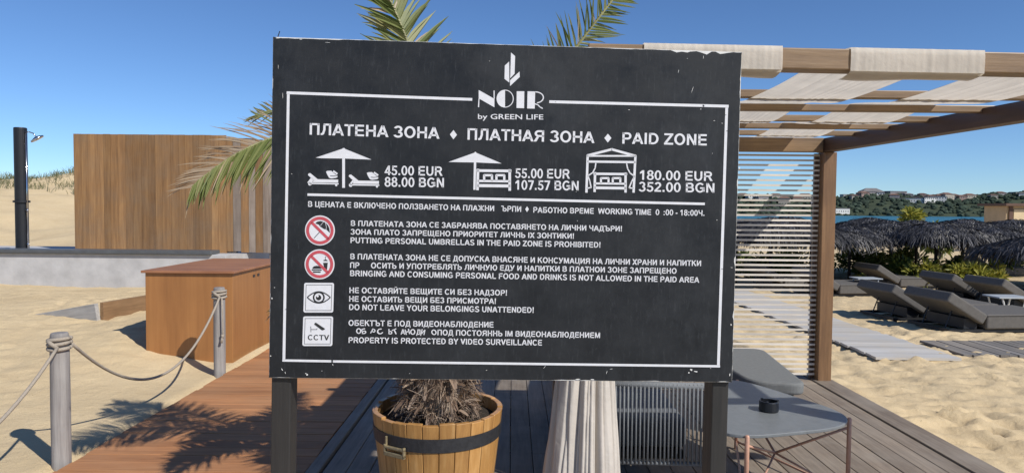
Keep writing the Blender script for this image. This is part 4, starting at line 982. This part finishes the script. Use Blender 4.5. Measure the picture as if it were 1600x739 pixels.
def bush(name, X, Y, r_, h_, n_, mat, label, seed, grp=None, z=None, lw=.09):
    rnd = random.Random(seed); root = empty(name, (X, Y, height(X, Y) if z is None else z)); b_ = MB()
    cl = [(Vector((rnd.gauss(0, .42) * r_, rnd.gauss(0, .42) * r_, h_ * rnd.uniform(.25, .85))), rnd.uniform(.28, .5) * r_) for _ in range(9)]
    for k in range(n_):
        c, cr = cl[k % 9]; d = Vector((rnd.gauss(0, 1), rnd.gauss(0, 1), rnd.gauss(0, 1))).normalized(); p_ = c + d * cr * rnd.uniform(.4, 1.05)
        if p_.z < .02: p_.z = .02
        strip(b_, p_, d + Vector((rnd.gauss(0, .4), rnd.gauss(0, .4), .3)), Vector((rnd.gauss(0, 1), rnd.gauss(0, 1), rnd.gauss(0, 1))), rnd.uniform(.1, .2) * (lw / .09), rnd.uniform(.5, 1) * lw, 2, .2, 0, .2, .2)
    b_.build('foliage', mat, root)
    b_ = MB()
    for c, cr in cl[:5]: b_.tube([(0, 0, -.1), (c.x * .4, c.y * .4, c.z * .5), tuple(c)], [.03, .02, .008], 6)
    b_.build('stem', M['pole'], root)
    return tag(root, label, 'shrub', grp)
for i, (px, Y, r_, h_, lab, mt) in enumerate(((1400, 18.6, .7, .6, 'dark green shrub under the thatch left of the centre pole', 'shrub'), (1440, 18.2, .55, .62, 'yellow green shrub just left of the centre umbrella pole', 'yshrub'), (1486, 18.0, .45, .55, 'yellow green shrub just right of the centre umbrella pole', 'yshrub'),
                                       (1533, 17.9, .5, .62, 'bright green shrub above the dark lounger back', 'yshrub'), (1512, 18.4, .55, .7, 'green shrub in the shade between the two poles', 'shrub'), (1372, 20.5, .6, .7, 'dark shrub at the left below the thatch', 'shrub'), (1338, 23, .9, .9, 'dark green shrub right beside the pergola post, beneath the thatch', 'shrub'),
                                       (1425, 23, .8, .85, 'olive shrub in the shade behind the centre umbrella pole', 'shrub'), (1575, 23, .9, .8, 'dark shrub at the right edge beneath the thatch', 'shrub'), (1230, 22, .9, .8, 'dark shrub behind the right part of the slatted screen', 'shrub'), (1180, 20.5, .8, .7, 'shrub behind the left part of the slatted screen', 'shrub'))):
    bush('shrub', PY(px, 400, Y).x, Y, r_, h_, 1000, M[mt], lab, 40 + i, 'shrubs between the loungers')
X = PY(1428, 340, 34).x; bush('bush', X, 34, .55, 2.3, 800, M['yshrub'], 'tall yellow bush rising above the thatched umbrellas against the sea', 60, None, height(X, 34) + .25, .2)
X = PY(1470, 340, 33).x; bush('bush', X, 33, .6, 1.75, 700, M['shrub'], 'low olive bush right of the tall yellow bush', 61, None, height(X, 33) + .1, .2)

# beach hut
hx0, hx1 = PY(1573, 330, 42).x, PY(1650, 330, 42).x; hb = height(hx0, 42)
ht = empty('beach_hut', ((hx0 + hx1) / 2, 43, hb)); tag(ht, 'small ochre beach hut with a flat roof beyond the thatched umbrellas at the right edge', 'hut')
M['ochre'] = plain('ochre_wall', (.50, .36, .21), .8, .12, 3); M['hutdark'] = plain('hut_trim', (.11, .06, .04), .7, .2, 4); M['cream'] = plain('cream_panel', (.66, .52, .32), .8, .08, 3)
topz = PY(1580, 322, 42).z
b = MB(); b.bb(hx0, hx1, 42.05, 44, hb - .2, topz); lb(b, 'wall', M['ochre'], ht)
b = MB(); b.bb(hx0 - .25, hx1 + .25, 41.7, 44.3, topz + .003, topz + .16); lb(b, 'roof', M['hutdark'], ht)
b = MB(); a = PY(1584, 330, 42).x; c_ = PY(1602, 330, 42).x; b.bb(a, c_, 41.98, 42.04, topz - 2.4, topz - .2); lb(b, 'shutter', M['cream'], ht)
b = MB(); b.bb(a - .28, a - .06, 41.96, 42.04, hb - .1, topz - .01); b.bb(c_ + .06, c_ + .28, 41.96, 42.04, hb - .1, topz - .01); b.bb(hx0 - .05, a - .3, 42.0, 42.045, hb, topz - 1.35); lb(b, 'trim', M['hutdark'], ht)

# ------------------------------------------------------------------ headland across the bay
HY = 620.0
def ridge(px):
    pts = [(700, 318), (900, 312), (1100, 308), (1200, 309), (1310, 313), (1330, 309), (1345, 307), (1410, 308), (1425, 311), (1450, 309), (1480, 310), (1500, 312), (1530, 310), (1550, 306), (1575, 307), (1600, 303), (1700, 300), (1900, 304), (2300, 318), (2600, 332)]
    for (a, za), (b_, zb) in zip(pts[:-1], pts[1:]):
        if a <= px <= b_: return za + (zb - za) * (px - a) / (b_ - a)
    return 332
b = MB(); cols = list(range(700, 2601, 6)); rows = 10; vs = []
for i, px in enumerate(cols):
    top = PY(px, ridge(px), HY + 90).z; x0_ = PY(px, 330, HY).x
    for j in range(rows + 1):
        f_ = j / rows; Y = HY + 170 * f_; z = -3 + (top + 3) * (sstep(0, .55, f_)) - (f_ > .7) * (f_ - .7) * 20
        n0 = noise.noise(Vector((px * .03, f_ * 4, 1)))
        vs.append((x0_ * (Y / HY) + n0 * 3, Y + n0 * 6, z + n0 * 1.2 * (0 < j)))
n_ = rows + 1; b.add(vs, [(i * n_ + k, (i + 1) * n_ + k, (i + 1) * n_ + k + 1, i * n_ + k + 1) for i in range(len(cols) - 1) for k in range(rows)])
struct(b.build('headland', M['hill'], smooth=True))
def hz(px, f_): top = PY(px, ridge(px), HY + 90).z; return -3 + (top + 3) * sstep(0, .55, f_)
rw = random.Random(21); b = MB()
ico = bmesh.new(); bmesh.ops.create_icosphere(ico, subdivisions=2, radius=1); iv = [v.co.copy() for v in ico.verts]; jf = [tuple(v.index for v in f.verts) for f in ico.faces]; ico.free()
for k in range(3000):
    px = rw.uniform(880, 1990); f_ = rw.random() ** .8 * .62 + .03
    if k < 500: f_ = rw.uniform(.5, .6)
    Y = HY + 170 * f_; x = PY(px, 330, Y).x; z = hz(px, f_) + (.8 if k < 500 else 0); r_ = rw.uniform(.9, 2.5); sd = rw.random() * 99
    b.add([Vector((x, Y, z + r_ * .5)) + Vector((v.x * r_ * 1.3, v.y * r_, v.z * r_ * .95)) * (1 + .45 * noise.noise(v * 2.3 + Vector((sd, 0, 0)))) for v in iv], jf)
o = b.build('headland_trees', M['farwood']); o['kind'] = 'stuff'; tag(o, 'dark green trees covering the far headland across the bay', 'trees')
def housemat(name, c):
    m, t, p = newmat(name); br = t.nodes.new('ShaderNodeTexBrick'); L(t, coord(t, (.32, .32, .36)), br.inputs['Vector'])
    g = t.nodes.new('ShaderNodeTexCoord'); sp = t.nodes.new('ShaderNodeSeparateXYZ'); L(t, g.outputs['Object'], sp.inputs[0])
    fx = maths(t, 'FRACT', maths(t, 'MULTIPLY', maths(t, 'ADD', sp.outputs[0], sp.outputs[1]), .42), 0); fz = maths(t, 'FRACT', maths(t, 'MULTIPLY', sp.outputs[2], .34), 0)
    wm = maths(t, 'MULTIPLY', maths(t, 'MULTIPLY', maths(t, 'GREATER_THAN', fx, .5), maths(t, 'LESS_THAN', fx, .88)), maths(t, 'MULTIPLY', maths(t, 'GREATER_THAN', fz, .35), maths(t, 'LESS_THAN', fz, .8)))
    t.nodes.remove(br); L(t, mixc(t, wm, c, (.06, .065, .075)), p.inputs['Base Color']); p.inputs['Roughness'].default_value = .8; return m
HM = [housemat('white_house', (.58, .58, .56)), housemat('cream_house', (.38, .34, .28)), housemat('grey_house', (.24, .225, .23)), housemat('rose_house', (.27, .19, .165))]
RM = [plain('terracotta', (.17, .10, .075), .9, .2, .3), plain('grey_roof', (.16, .15, .15), .9, .2, .3)]
names = [('white house', 'white house with small dark windows among the trees of the far headland'), ('cream house', 'cream house with a pitched roof among the trees of the far headland'), ('grey house', 'grey house on the skyline of the far headland'), ('brown house', 'reddish brown house among the trees of the far headland')]
def house(px, f_, wd, dp, hh, k, lab=None, roof=None):
    Y = HY + 170 * f_; x = PY(px, 330, Y).x; z = hz(px, f_)
    z -= hh * .32; root = empty('house', (x, Y, z), rw.uniform(-.4, .4)); b_ = MB(); b_.bb(-wd / 2, wd / 2, -dp / 2, dp / 2, -4, hh); b_.build('wall', HM[k], root)
    b_ = MB(); rh = wd * .16
    if (roof if roof is not None else rw.random() < .6): b_.add([(-wd / 2 - .5, -dp / 2 - .5, hh), (wd / 2 + .5, -dp / 2 - .5, hh), (wd / 2 + .5, dp / 2 + .5, hh), (-wd / 2 - .5, dp / 2 + .5, hh), (-wd / 4, 0, hh + rh), (wd / 4, 0, hh + rh)], [(0, 1, 5, 4), (1, 2, 5), (2, 3, 4, 5), (3, 0, 4), (3, 2, 1, 0)]); b_.build('roof', RM[0 if k in (1, 3) else rw.randint(0, 1)], root)
    else: b_.bb(-wd / 2 - .3, wd / 2 + .3, -dp / 2 - .3, dp / 2 + .3, hh + .01, hh + .5); b_.build('roof', RM[1], root)
    if lab: tag(root, lab, 'house')
    else: tag(root, names[k][1], 'house', names[k][0] + 's on the headland')
house(1312, .12, 15, 8, 7, 0, 'white building low on the headland just right of the pergola post', False)
house(1360, .56, 22, 9, 7.5, 2, 'long grey apartment block on the skyline left of the bay trees', True); house(1398, .57, 20, 9, 8, 2, 'second grey apartment block on the skyline, with white top windows', False)
house(1420, .40, 22, 9, 4, 0, 'long low white building on the headland above the yellow bush', False); house(1447, .38, 14, 9, 5.5, 0, 'white stepped building on the headland right of the yellow bush', False)
house(1464, .40, 14, 9, 6, 0, 'white terraced building at the middle of the headland', False); house(1477, .45, 12, 9, 7.5, 1, 'cream house with a brown roof at the middle of the headland', True)
for px in range(1140, 1310, 17): house(px + rw.uniform(-5, 5), rw.uniform(.2, .58), rw.uniform(9, 15), 8, rw.uniform(4, 7), rw.choice((0, 1, 2, 3)))
for px in range(1322, 1640, 12): house(px + rw.uniform(-4, 4), rw.uniform(.42, .6), rw.uniform(6, 11), 7, rw.uniform(3.5, 6.5), rw.choice((1, 2, 3, 3, 2, 0)))
